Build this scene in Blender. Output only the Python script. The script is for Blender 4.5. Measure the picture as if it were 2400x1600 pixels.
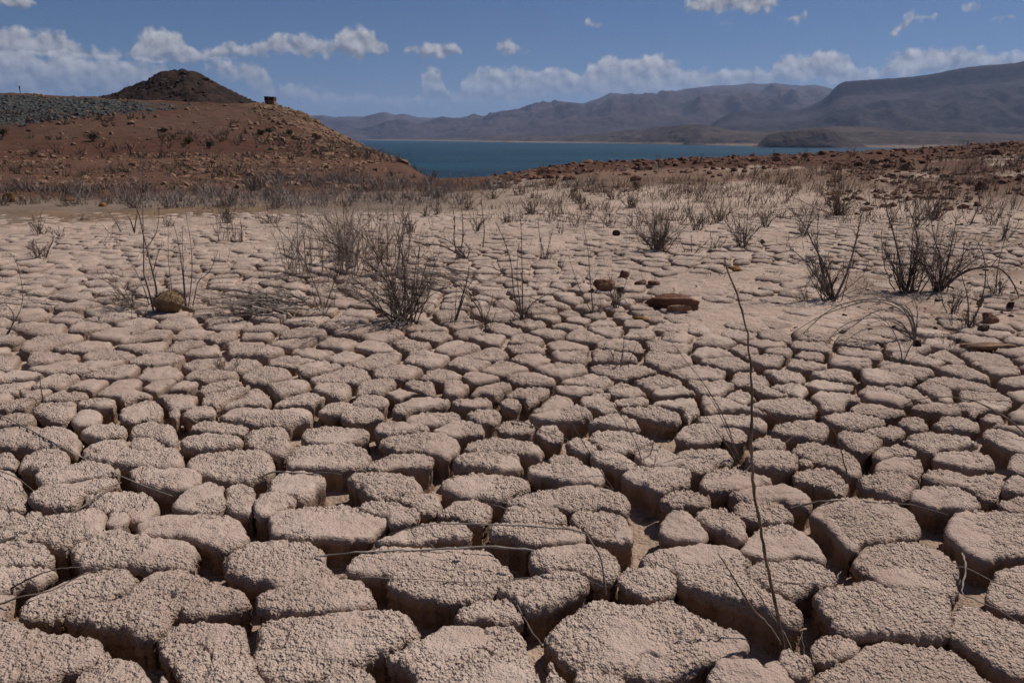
import bpy, math, random
import numpy as np
from mathutils import Vector

# ------------------------------------------------------------------ camera, sky, sun, exposure
for o in list(bpy.data.objects):
    bpy.data.objects.remove(o, do_unlink=True)
scene = bpy.context.scene
COL = scene.collection
EYE = 1.2
PITCH = math.atan(478 / 1735.0)
cam_data = bpy.data.cameras.new('camera')
cam_data.sensor_width = 36.0
cam_data.lens = 36.0 * 1735 / 2400
cam_data.clip_start = 0.05
cam_data.clip_end = 60000
cam = bpy.data.objects.new('camera', cam_data)
cam.location = (0, 0, EYE)
cam.rotation_euler = (math.pi / 2 - PITCH, 0, 0)
COL.objects.link(cam)
scene.camera = cam

SUN_AZ, SUN_EL = math.radians(54), math.radians(52)      # azimuth to the right of the view direction
sun_vec = Vector((math.sin(SUN_AZ) * math.cos(SUN_EL), math.cos(SUN_AZ) * math.cos(SUN_EL), math.sin(SUN_EL)))
sd = bpy.data.lights.new('sun', 'SUN')
sd.energy = 4.2
sd.angle = math.radians(0.5)
sd.color = (1.0, 0.955, 0.89)
sun = bpy.data.objects.new('sun', sd)
sun.rotation_euler = (-sun_vec).to_track_quat('-Z', 'Y').to_euler()
COL.objects.link(sun)

scene.view_settings.view_transform = 'Standard'
scene.view_settings.look = 'None'
scene.view_settings.exposure = 0.0
scene.view_settings.gamma = 1.0
scene.cycles.use_denoising = True
try:
    scene.cycles.denoiser = 'OPENIMAGEDENOISE'
    scene.cycles.denoising_prefilter = 'FAST'
except Exception:
    pass
scene.cycles.max_bounces = 4
scene.cycles.diffuse_bounces = 3
scene.cycles.glossy_bounces = 1
scene.cycles.adaptive_threshold = 0.025
scene.cycles.volume_bounces = 1
scene.cycles.caustics_reflective = False
scene.cycles.caustics_refractive = False

F = 1735.0
CP, SP = math.cos(PITCH), math.sin(PITCH)
FX, FV = F / CP, F / CP ** 2        # scales of bearing and of height angle near the horizon


def ray(u, v):
    x = (u - 1200) / F
    y = (800 - v) / F
    return x, CP + y * SP, -SP + y * CP


def on_ground(u, v, z=0.0):
    """where the sight line of a traced point meets the level z"""
    x, y, w = ray(u, v)
    k = (z - EYE) / w
    return x * k, y * k


class NT:
    """small node helper"""
    def __init__(self, tree):
        self.t = tree
        tree.nodes.clear()

    def n(self, kind, **kw):
        nd = self.t.nodes.new(kind)
        ins = kw.pop('i', {})
        for k, v in kw.items():
            setattr(nd, k, v)
        for k, v in ins.items():
            if isinstance(v, bpy.types.NodeSocket):
                self.t.links.new(v, nd.inputs[k])
            else:
                nd.inputs[k].default_value = v
        return nd

    def math(self, op, a, b=None, c=None, clamp=False):
        ins = {0: a}
        if b is not None:
            ins[1] = b
        if c is not None:
            ins[2] = c
        return self.n('ShaderNodeMath', operation=op, use_clamp=clamp, i=ins).outputs[0]

    def vec(self, op, a, b=None):
        ins = {0: a}
        if b is not None:
            ins[1] = b
        nd = self.n('ShaderNodeVectorMath', operation=op, i=ins)
        return nd.outputs[1] if op == 'LENGTH' else nd.outputs[0]

    def noise(self, co, scale, detail=4, rough=0.55, **kw):
        nd = self.n('ShaderNodeTexNoise', i={'Vector': co, 'Scale': scale, 'Detail': detail, 'Roughness': rough})
        return nd.outputs[0]

    def ramp(self, fac, lo, hi, a=0.0, b=1.0):
        nd = self.n('ShaderNodeMapRange', interpolation_type='SMOOTHSTEP', i={0: fac, 1: lo, 2: hi, 3: a, 4: b})
        return nd.outputs[0]

    def mix(self, fac, a, b, blend='MIX'):
        nd = self.n('ShaderNodeMix', data_type='RGBA', blend_type=blend, i={0: fac})
        for k, v in ((6, a), (7, b)):
            if isinstance(v, bpy.types.NodeSocket):
                self.t.links.new(v, nd.inputs[k])
            else:
                nd.inputs[k].default_value = (*v, 1.0) if len(v) == 3 else v
        return nd.outputs[2]

    def link(self, a, b):
        self.t.links.new(a, b)


# cloud puffs: azimuth / elevation centres and radii come from where they stand in the sky
PUFFS = [(1650,15,50,24),(1710,4,85,34),(1780,22,46,20),(1883,42,17,19),(1850,41,24,9),(1385,58,24,10),
 (2278,19,28,16),(2342,46,28,9),(2158,40,32,13),(1998,45,16,8),(2090,74,25,8),(1700,58,40,8),
 (378,106,52,36),(400,136,110,20),(480,128,70,18),(560,122,60,20),(630,116,45,18),(690,108,62,30),(745,118,80,26),
 (838,90,46,26),(800,105,60,14),(900,122,28,15),(1020,122,72,24),(1197,118,42,21),(830,133,18,9),
 (15,100,48,30),(95,112,62,36),(180,134,85,26),(100,185,190,48),(240,170,85,30),(330,165,60,24),(20,8,46,18),
 (545,168,62,24),(590,185,40,20),(700,218,52,26),(800,236,130,22),(640,220,40,20),(930,245,70,20),(1015,167,24,9),
 (1180,200,92,42),(1290,192,62,34),(1440,178,72,40),(1530,166,52,40),(1560,192,150,34),(1650,188,85,26),
 (1740,188,85,26),(1862,168,52,36),(1940,162,48,40),(1995,190,55,26),(1400,214,300,26),(1100,240,160,20),
 (2150,142,62,28),(2210,152,105,30),(2335,150,95,22),(2060,182,70,16),(2500,150,90,36),(2620,60,60,24),(-90,130,90,40),(-160,60,50,20)]
world = bpy.data.worlds.new('World')
scene.world = world
world.use_nodes = True
world.cycles.sampling_method = 'MANUAL'
world.cycles.sample_map_resolution = 512
w = NT(world.node_tree)
tc = w.n('ShaderNodeTexCoord')
dirv = w.vec('NORMALIZE', tc.outputs['Generated'])
sky = w.n('ShaderNodeTexSky', sky_type='NISHITA', sun_disc=False, sun_elevation=SUN_EL, sun_rotation=SUN_AZ,
          altitude=900.0, air_density=1.0, dust_density=0.15, ozone_density=2.5)
sep = w.n('ShaderNodeSeparateXYZ', i={0: dirv})
az = w.math('ARCTAN2', sep.outputs[0], sep.outputs[1])
el = w.math('ARCSINE', sep.outputs[2])
n1 = w.n('ShaderNodeTexNoise', i={'Vector': dirv, 'Scale': 45.0, 'Detail': 2.0, 'Roughness': 0.6})
warp = w.vec('MULTIPLY', w.vec('SUBTRACT', n1.outputs['Color'], (0.5, 0.5, 0.5)), (0.02, 0.016, 0.0))
pos = w.vec('ADD', w.n('ShaderNodeCombineXYZ', i={0: az, 1: el}).outputs[0], warp)
A0, A1, E0, E1 = -0.9, 0.9, -0.04, 0.24          # span of the outline curves


def outline_curve(ys):
    nd = w.n('ShaderNodeFloatCurve', i={1: azn})
    cv = nd.mapping.curves[0]
    xs = np.linspace(0, 1, len(ys))
    cv.points[0].location = (0, ys[0]); cv.points[1].location = (1, ys[-1])
    for x_, y_ in zip(xs[1:-1], ys[1:-1]):
        cv.points.new(x_, y_)
    for p_ in cv.points:
        p_.handle_type = 'VECTOR'
    nd.mapping.update()
    return nd.outputs[0]


psep = w.n('ShaderNodeSeparateXYZ', i={0: pos})
azn = w.n('ShaderNodeMapRange', i={0: psep.outputs[0], 1: A0, 2: A1, 3: 0.0, 4: 1.0}).outputs[0]
eln = w.n('ShaderNodeMapRange', clamp=False, i={0: psep.outputs[1], 1: E0, 2: E1, 3: 0.0, 4: 1.0}).outputs[0]
field = None
height = None
for lo_v, hi_v in ((-99, 36), (36, 86), (86, 152), (152, 400)):
    aa = np.linspace(A0, A1, 241)
    top = np.full(241, np.nan); bot = np.full(241, np.nan)
    for (u, v, ru, rv) in PUFFS:
        if not lo_v <= v < hi_v:
            continue
        x, y, z = ray(u, v)
        ca, ce = math.atan2(x, y), math.atan2(z, math.hypot(x, y))
        ra, re = ru * 1.05 / F, rv * 1.05 / F
        q = 1 - ((aa - ca) / ra) ** 2
        m = q > 0
        hgt = re * np.sqrt(np.where(m, q, 0))
        top = np.where(m, np.fmax(top, ce + hgt), top)
        bot = np.where(m, np.fmin(bot, ce - hgt * 0.75), bot)
    gap = np.isnan(top)
    mid = np.interp(aa, aa[~gap], ((top + bot) / 2)[~gap])
    top = np.where(gap, mid - .022, top); bot = np.where(gap, mid + .022, bot)
    tn = outline_curve((top - E0) / (E1 - E0)); bn_ = outline_curve((bot - E0) / (E1 - E0))
    ins = w.math('MULTIPLY', w.math('MINIMUM', w.math('SUBTRACT', tn, eln), w.math('SUBTRACT', eln, bn_)), -(E1 - E0) / 0.012)
    ins = w.math('ADD', ins, 1.0)
    field = ins if field is None else w.math('MINIMUM', field, ins)
    frac = w.math('DIVIDE', w.math('SUBTRACT', eln, bn_), w.math('MAXIMUM', w.math('SUBTRACT', tn, bn_), 0.02), clamp=True)
    frac = w.math('MULTIPLY', frac, w.ramp(ins, 1.2, 0.9))
    height = frac if height is None else w.math('MAXIMUM', height, frac)
# the same kind of scattered cloud goes on all round and overhead
bank = w.noise(w.vec('MULTIPLY', dirv, (1, 1, 2.6)), 5.0, 3, 0.5)
outside = w.math('MAXIMUM', w.ramp(w.math('ABSOLUTE', az), 0.72, 0.9), w.ramp(el, 0.2, 0.3))
gen = w.math('MULTIPLY_ADD', bank, -9.0, 6.1)
gen = w.math('ADD', gen, w.math('MULTIPLY_ADD', outside, -4.0, 4.0))
field = w.math('MINIMUM', field, gen)
nf = w.noise(dirv, 62.0, 4, 0.55)
nl = w.noise(w.vec('ADD', dirv, (0.0045, 0.0, 0.0065)), 62.0, 3, 0.5)
dens = w.math('ADD', field, w.math('MULTIPLY_ADD', nf, -2.4, 1.25))
alpha = w.ramp(dens, 1.02, 0.22)
relief = w.math('MULTIPLY', w.math('SUBTRACT', nf, nl), 1.9)
lit = w.math('ADD', w.math('MULTIPLY_ADD', height, 0.62, 0.10), relief, clamp=True)
white = w.mix(lit, (2.9, 3.0, 3.4), (12.2, 11.9, 11.5))
low = w.ramp(el, 0.02, 0.11, 0.30, 0.95)
thin = w.math('MULTIPLY', alpha, low)
skyc = w.mix(1.0, sky.outputs[0], (0.42, 0.58, 0.84), 'MULTIPLY')
final = w.mix(thin, skyc, white)
bg = w.n('ShaderNodeBackground', i={'Color': final, 'Strength': 0.05})
wo = w.n('ShaderNodeOutputWorld', i={'Surface': bg.outputs[0]})

# ------------------------------------------------------------------ numpy helpers
rng = np.random.default_rng(7)
random.seed(7)


_PERM = np.random.default_rng(2024).permutation(2048).astype(np.int32)
_PERM = np.concatenate([_PERM, _PERM])
_VAL = np.random.default_rng(99).random(2048)


def hsh(ix, iy, seed):
    a = _PERM[(ix.astype(np.int32) + seed * 37) & 2047]
    return _VAL[_PERM[a + (iy.astype(np.int32) & 2047)]]


def vnoise(x, y, seed=0):
    x = np.asarray(x, float); y = np.asarray(y, float)
    ix = np.floor(x); iy = np.floor(y)
    fx = x - ix; fy = y - iy
    fx = fx * fx * (3 - 2 * fx); fy = fy * fy * (3 - 2 * fy)
    i = ix.astype(np.int32) + seed * 37; j = iy.astype(np.int32) & 2047
    p0 = _PERM[i & 2047] + j; p1 = _PERM[(i + 1) & 2047] + j
    jw = np.where(j == 2047, -2047, 1)
    a = _VAL[_PERM[p0]]; b = _VAL[_PERM[p1]]; c = _VAL[_PERM[p0 + jw]]; d = _VAL[_PERM[p1 + jw]]
    return (a + (b - a) * fx) * (1 - fy) + (c + (d - c) * fx) * fy


def fbm(x, y, octv=4, seed=0, rough=0.5):
    s = 0; amp = 1; tot = 0
    for k in range(octv):
        s = s + amp * vnoise(x * 2 ** k + 17.3 * k, y * 2 ** k - 9.1 * k, seed + k)
        tot += amp; amp *= rough
    return s / tot


def ridged(x, y, octv=5, seed=0):
    s = 0; amp = 1; tot = 0
    for k in range(octv):
        s = s + amp * (1 - np.abs(2 * vnoise(x * 2 ** k + 5.7 * k, y * 2 ** k + 3.1 * k, seed + k) - 1))
        tot += amp; amp *= 0.5
    return s / tot


def worley(x, y, seed=0):
    ix = np.floor(x); iy = np.floor(y)
    best = np.full(x.shape, 9.0)
    for a in (-1, 0, 1):
        for b_ in (-1, 0, 1):
            cx = ix + a; cy = iy + b_
            dx = cx + hsh(cx, cy, seed) - x; dy = cy + hsh(cx, cy, seed + 1) - y
            best = np.minimum(best, dx * dx + dy * dy)
    return np.sqrt(best)


def sstep(a, b, x):
    t = np.clip((x - a) / (b - a), 0, 1)
    return t * t * (3 - 2 * t)


def make_mesh(name, verts, quads=None, tris=None, smooth=True):
    me = bpy.data.meshes.new(name)
    verts = np.asarray(verts, np.float32)
    nq = 0 if quads is None else len(quads)
    nt = 0 if tris is None else len(tris)
    loops = []
    if nq:
        loops.append(np.asarray(quads, np.int32).ravel())
    if nt:
        loops.append(np.asarray(tris, np.int32).ravel())
    loops = np.concatenate(loops)
    starts = np.concatenate([np.arange(nq) * 4, nq * 4 + np.arange(nt) * 3]).astype(np.int32)
    me.vertices.add(len(verts))
    me.vertices.foreach_set('co', verts.ravel())
    me.loops.add(len(loops))
    me.loops.foreach_set('vertex_index', loops)
    me.polygons.add(nq + nt)
    me.polygons.foreach_set('loop_start', starts)
    me.polygons.foreach_set('use_smooth', np.full(nq + nt, smooth))
    me.update(calc_edges=True)
    me.validate()
    return me


def add_obj(name, me, mat=None, parent=None, **props):
    o = bpy.data.objects.new(name, me)
    COL.objects.link(o)
    if me is not None and mat is not None and len(me.materials) == 0:
        me.materials.append(mat)
    if parent is not None:
        o.parent = parent
    for k, v in props.items():
        if v is not None:
            o[k] = v
    return o


def set_float(me, name, val):
    at = me.attributes.new(name, 'FLOAT', 'POINT')
    at.data.foreach_set('value', np.asarray(val, np.float32))


def set_color(me, name, rgb):
    at = me.attributes.new(name, 'FLOAT_COLOR', 'POINT')
    c = np.ones((len(me.vertices), 4), np.float32)
    c[:, :3] = rgb
    at.data.foreach_set('color', c.ravel())


# ------------------------------------------------------------------ materials
def material(name, disp=False):
    m = bpy.data.materials.new(name)
    m.use_nodes = True
    if disp:
        m.displacement_method = 'BOTH'
    return m, NT(m.node_tree)


def finish(t, color, rough=0.9, spec=0.2, bump=None, dist=0.01, strength=1.0, disp=None):
    p = t.n('ShaderNodeBsdfPrincipled', i={'Roughness': rough, 'Specular IOR Level': spec})
    if isinstance(color, bpy.types.NodeSocket):
        t.link(color, p.inputs['Base Color'])
    else:
        p.inputs['Base Color'].default_value = (*color, 1)
    if bump is not None:
        b = t.n('ShaderNodeBump', i={'Strength': strength, 'Distance': dist, 'Height': bump})
        t.link(b.outputs[0], p.inputs['Normal'])
    o = t.n('ShaderNodeOutputMaterial', i={'Surface': p.outputs[0]})
    if disp is not None:
        t.link(disp, o.inputs['Displacement'])
    return p


def mud_material():
    m, t = material('sunbaked_mud')
    co = t.n('ShaderNodeTexCoord').outputs['Object']
    tone = t.n('ShaderNodeAttribute', attribute_name='tone').outputs['Fac']
    wall = t.n('ShaderNodeAttribute', attribute_name='wall').outputs['Fac']
    fine = t.noise(co, 190.0, 2, 0.65)
    grit = t.n('ShaderNodeTexVoronoi', i={'Vector': co, 'Scale': 150.0}).outputs['Distance']
    crust = t.n('ShaderNodeAttribute', attribute_name='crust').outputs['Fac']
    grit2 = t.n('ShaderNodeTexVoronoi', i={'Vector': co, 'Scale': 72.0}).outputs['Distance']
    grit = t.math('MULTIPLY_ADD', grit2, 1.1, grit)
    hgt = t.math('MULTIPLY_ADD', t.math('MULTIPLY', grit, crust), -0.95, t.math('MULTIPLY', fine, 0.8))
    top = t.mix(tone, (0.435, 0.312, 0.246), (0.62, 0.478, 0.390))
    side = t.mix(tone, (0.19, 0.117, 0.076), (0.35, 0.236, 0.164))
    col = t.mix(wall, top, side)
    col = t.mix(t.math('MULTIPLY', fine, 0.35), col, t.mix(1.0, col, (0.62, 0.58, 0.55), 'MULTIPLY'))
    finish(t, col, 0.95, 0.1, bump=hgt, dist=0.0078, strength=1.0)
    return m


def soil_material():
    m, t = material('soil')
    co = t.n('ShaderNodeTexCoord').outputs['Object']
    base = t.n('ShaderNodeAttribute', attribute_name='soil').outputs['Color']
    dist = t.n('ShaderNodeAttribute', attribute_name='grain').outputs['Fac']
    a = t.noise(co, 0.9, 6, 0.65)
    b_ = t.noise(co, 9.0, 5, 0.65)
    c = t.noise(co, 60.0, 4, 0.6)
    col = t.mix(t.ramp(a, 0.3, 0.7, 0.0, 1.0), t.mix(1.0, base, (0.72, 0.70, 0.68), 'MULTIPLY'), t.mix(1.0, base, (1.22, 1.2, 1.18), 'MULTIPLY'))
    col = t.mix(t.ramp(b_, 0.35, 0.7, 0.0, 0.45), col, t.mix(1.0, base, (1.35, 1.3, 1.25), 'MULTIPLY'))
    vor = t.n('ShaderNodeTexVoronoi', i={'Vector': co, 'Scale': 14.0}).outputs['Distance']
    grit = t.n('ShaderNodeTexVoronoi', i={'Vector': co, 'Scale': 75.0}).outputs['Distance']
    c = t.math('MULTIPLY_ADD', grit, -0.5, c)
    h = t.math('ADD', t.math('MULTIPLY', b_, 0.7), t.math('MULTIPLY_ADD', vor, -0.3, t.math('MULTIPLY', c, 0.25)))
    finish(t, col, 0.96, 0.1, bump=h, dist=0.05, strength=0.9)
    return m


def rock_material(name, lo, hi, scale=6.0):
    m, t = material(name)
    co = t.n('ShaderNodeTexCoord').outputs['Object']
    oi = t.n('ShaderNodeObjectInfo').outputs['Random']
    a = t.noise(co, scale, 6, 0.65)
    col = t.mix(t.ramp(a, 0.3, 0.7), lo, hi)
    col = t.mix(1.0, col, t.n('ShaderNodeCombineColor', i={0: t.math('MULTIPLY_ADD', oi, 0.35, 0.8), 1: t.math('MULTIPLY_ADD', oi, 0.28, 0.83), 2: t.math('MULTIPLY_ADD', oi, 0.25, 0.85)}).outputs[0], 'MULTIPLY')
    finish(t, col, 0.92, 0.15, bump=t.noise(co, scale * 5, 5, 0.7), dist=0.02, strength=0.8)
    return m


def twig_material(name, lo, hi):
    m, t = material(name)
    co = t.n('ShaderNodeTexCoord').outputs['Object']
    a = t.noise(co, 9.0, 3, 0.6)
    col = t.mix(t.ramp(a, 0.3, 0.7), lo, hi)
    finish(t, col, 0.85, 0.2, bump=t.noise(co, 160.0, 3, 0.6), dist=0.004, strength=0.6)
    return m


def far_material(name, lo, hi, ring=None, scale=0.004):
    """mountain rock; below the ring height the shore is bleached pale by the old water line"""
    m, t = material(name)
    g = t.n('ShaderNodeNewGeometry')
    co = g.outputs['Position']
    a = t.noise(co, scale, 7, 0.65)
    b_ = t.noise(t.vec('MULTIPLY', co, (1, 1, 4)), scale * 3, 5, 0.6)
    col = t.mix(t.ramp(a, 0.32, 0.68), lo, hi)
    col = t.mix(t.ramp(b_, 0.45, 0.7, 0.0, 0.5), col, tuple(min(1, x * 1.5) for x in hi))
    if ring:
        z = t.n('ShaderNodeSeparateXYZ', i={0: co}).outputs[2]
        zz = t.math('ADD', z, t.math('MULTIPLY', t.noise(co, scale * 4, 4, 0.6), ring[1]))
        col = t.mix(t.ramp(zz, ring[0], ring[0] + ring[2]), ring[3], col)
    finish(t, col, 0.97, 0.05, bump=t.noise(co, scale * 8, 6, 0.7), dist=1.2 / scale * 0.05, strength=0.9)
    return m


def water_material():
    m, t = material('lake_water')
    co = t.n('ShaderNodeNewGeometry').outputs['Position']
    a = t.noise(t.vec('MULTIPLY', co, (0.35, 1, 1)), 0.22, 4, 0.6)
    b_ = t.noise(t.vec('MULTIPLY', co, (0.12, 1, 1)), 0.012, 4, 0.6)
    h = t.math('ADD', a, t.math('MULTIPLY', b_, 1.5))
    col = t.mix(t.ramp(b_, 0.35, 0.65), (0.004, 0.024, 0.038), (0.011, 0.050, 0.066))
    finish(t, col, 0.42, 0.10, bump=h, dist=1.6, strength=0.8)
    return m


MUD = mud_material()
SOIL = soil_material()
ROCK_RED = rock_material('red_rock', (0.10, 0.045, 0.028), (0.27, 0.135, 0.085))
ROCK_TAN = rock_material('tan_rock', (0.13, 0.075, 0.045), (0.33, 0.20, 0.125))
ROCK_GREY = rock_material('grey_rock', (0.05, 0.05, 0.048), (0.14, 0.135, 0.125))
ROCK_DARK = rock_material('dark_rock', (0.025, 0.017, 0.014), (0.075, 0.045, 0.034))
ROCK_OCHRE = rock_material('ochre_rock', (0.16, 0.075, 0.025), (0.36, 0.19, 0.075))
TWIG = twig_material('dead_twig_bark', (0.066, 0.050, 0.041), (0.22, 0.172, 0.138))
TWIG_PALE = twig_material('bleached_twig_bark', (0.14, 0.11, 0.09), (0.36, 0.30, 0.25))
TWIG_TAN = twig_material('brown_stalk_bark', (0.10, 0.066, 0.042), (0.27, 0.19, 0.125))
TWIG_BROWN = twig_material('reddish_twig_bark', (0.095, 0.063, 0.045), (0.24, 0.165, 0.118))
TWIG_GREY = twig_material('grey_brush', (0.15, 0.122, 0.103), (0.32, 0.265, 0.225))
BUSH = twig_material('dusty_green_leaf', (0.035, 0.038, 0.018), (0.085, 0.085, 0.042))

# ------------------------------------------------------------------ land shape
YK = np.array([0, 8, 12, 16, 20, 24, 30, 40, 55, 70, 85, 95, 110, 140, 200, 300, 500])
LAND = {
 -700: [0, 0, .10, .2, .4, .6, .9, 1.5, 3.5, 5.2, 6.5, 6.8, 6.9, 7, 7, 6, 0],
 0:    [0, 0, .02, .05, .1, .15, .2, .45, 2.5, 4.5, 6.3, 6.5, 6.5, 6.6, 7, 5, -6],
 300:  [0, 0, 0, 0, .05, .1, .15, .4, 2.2, 3.9, 5.45, 5.7, 5.7, 5.8, 6, 2, -12],
 500:  [0, 0, 0, 0, .03, .06, .1, .35, 1.9, 3.6, 4.9, 5.35, 5.4, 5.5, 5, -4, -22],
 650:  [0, 0, 0, 0, .02, .05, .1, .3, 1.6, 3.2, 4.7, 5.4, 4.6, 0, -18, -26, -26],
 710:  [0, 0, 0, 0, .02, .04, .08, .2, 1.25, 2.7, 4.0, 4.1, 1.5, -6, -22, -26, -26],
 800:  [0, 0, 0, 0, 0, .02, .03, .08, .6, 1.2, 1.35, .2, -3.5, -12, -24, -26, -26],
 870:  [0, 0, 0, 0, 0, .0, .02, 0, .0, -.05, -1.2, -4, -8, -15, -25, -26, -26],
 940:  [0, 0, 0, 0, 0, 0, -.02, -.2, -.75, -1.75, -5, -8, -12, -18, -25, -26, -26],
 1030: [0, 0, 0, 0, 0, -.05, -.45, -1.5, -4, -7, -10, -12, -15, -20, -25, -26, -26],
 1120: [0, 0, 0, 0, 0, -.02, -.5, -1.8, -4.4, -7.5, -10.5, -12.5, -15, -20, -25, -26, -26],
 1200: [0, 0, 0, 0, .02, .05, -.35, -1.7, -4.4, -7.5, -10.5, -12.5, -15, -20, -25, -26, -26],
 1260: [0, 0, 0, .02, .08, .22, .0, -1.5, -4.4, -7.5, -10.5, -12.5, -15, -20, -25, -26, -26],
 1400: [0, 0, 0, .06, .22, .42, .2, -1.3, -4.2, -7.5, -10.5, -12.5, -15, -20, -25, -26, -26],
 1800: [0, 0, .03, .18, .42, .62, .3, -1.2, -4.2, -7.5, -10.5, -12.5, -15, -20, -25, -26, -26],
 2100: [0, 0, .07, .3, .58, .80, .4, -1.0, -4.2, -7.5, -10.5, -12.5, -15, -20, -25, -26, -26],
 2400: [0, 0, .16, .55, .92, 1.05, .7, -.8, -4.2, -7.5, -10.5, -12.5, -15, -20, -25, -26, -26],
 3100: [0, 0, .4, .9, 1.3, 1.4, 1.0, -.5, -4.2, -7.5, -10.5, -12.5, -15, -20, -25, -26, -26],
}
LU = np.array(sorted(LAND)); LT = (LU - 1200) / FX
LZ = np.array([LAND[k] for k in sorted(LAND)], float)
LZ[:, 7:14] = EYE + (LZ[:, 7:14] - EYE) * F / FV


def land(x, y):
    """smooth height of the country without its fine relief"""
    x = np.asarray(x, float); y = np.asarray(y, float)
    r = np.hypot(x, y)
    a = np.clip(np.arctan2(x, y), -0.84, 0.84)
    t = np.tan(a); d = r * np.cos(a)
    i = np.clip(np.searchsorted(LT, t) - 1, 0, len(LT) - 2)
    ft = np.clip((t - LT[i]) / (LT[i + 1] - LT[i]), 0, 1)
    ft = ft * ft * (3 - 2 * ft) * 0.4 + ft * 0.6
    j = np.clip(np.searchsorted(YK, d) - 1, 0, len(YK) - 2)
    fd = np.clip((d - YK[j]) / (YK[j + 1] - YK[j]), 0, 1)
    return (LZ[i, j] * (1 - fd) + LZ[i, j + 1] * fd) * (1 - ft) + (LZ[i + 1, j] * (1 - fd) + LZ[i + 1, j + 1] * fd) * ft


def to_u(x, y):
    return 1200 + FX * x / np.maximum(y, 0.05)


def floor_depth(x, y):
    """how far the silt between the blocks lies under their tops"""
    dpt = 0.102 - 0.052 * sstep(2.2, 5.0, y) - 0.032 * sstep(5.5, 10.0, y)
    dpt = dpt * (1 - sstep(3.2, 6, y) * 0.6 * sstep(.45, .68, fbm(x * 2.1, y * 2.1, 3, 52)))
    u = to_u(x, y)
    silt = sstep(4.0, 4.7, y) * (1 - sstep(6.6, 7.6, y)) * sstep(1440, 1700, u + 140 * (fbm(x * 1.3, y * 1.3, 3, 91) - .5) + 60 * (y - 5.2))
    silt = np.maximum(silt, 0.5 * sstep(0.62, 0.78, fbm(x * .6 + 3, y * .6, 3, 55)) * sstep(4.2, 6, y))
    silt = silt * (.30 + .8 * fbm(x * 3, y * 3, 3, 57))
    return dpt * (1 - np.clip(silt, 0, 1)) + 0.004 * np.clip(silt, 0, 1)


def relief(x, y):
    r = np.hypot(x, y)
    amp = 0.004 + 0.05 * sstep(12, 20, r) + 0.25 * sstep(35, 70, r)
    z = (fbm(x / 1.7, y / 1.7, 5, 3, .55) - .5) * amp * 1.6
    rough = sstep(13, 19, r) * 0.07 * (ridged(x * 1.1, y * 1.1, 4, 21) - .5)
    gul = sstep(45, 60, r) * 0.5 * (ridged(x / 9, y / 9, 4, 33) - .6)
    return z + rough + gul * (r < 190)


def surface(x, y):
    x = np.asarray(x, float); y = np.asarray(y, float)
    mudz = 1 - sstep(12.2, 13.6, np.hypot(x, y) + 1.2 * (fbm(x * .7, y * .7, 3, 8) - .5))
    front = (y > 0.1)
    return land(x, y) + relief(x, y) - floor_depth(x, y) * mudz * front - 0.1 * (~front)


dense = np.linspace(-0.78, 0.78, 500)
side = np.linspace(0.78, 2 * math.pi - 0.78, 70)[1:-1]
AZ = np.concatenate([dense, side])
R = np.concatenate([np.geomspace(0.35, 12, 110), np.geomspace(12.15, 115, 180), np.geomspace(120, 600, 40), [1000, 2500, 6000, 14000, 22000]])
AA, RR = np.meshgrid(AZ, R)
GX, GY = RR * np.sin(AA), RR * np.cos(AA)
GZ = surface(GX, GY)
GZ = np.where(RR > 500, -27.0, GZ)
nr, nc = GX.shape
idx = np.arange(nr * nc).reshape(nr, nc)
jn = np.roll(idx, -1, axis=1)
quads = np.stack([idx[:-1], jn[:-1], jn[1:], idx[1:]], -1).reshape(-1, 4)[:, ::-1]
gv = np.stack([GX, GY, GZ], -1).reshape(-1, 3)
gv = np.concatenate([gv, [[0, 0, -0.12]]])
fan = np.stack([np.full(nc, len(gv) - 1), jn[0], idx[0]], -1)
gme = make_mesh('ground', gv, quads, fan)


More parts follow.
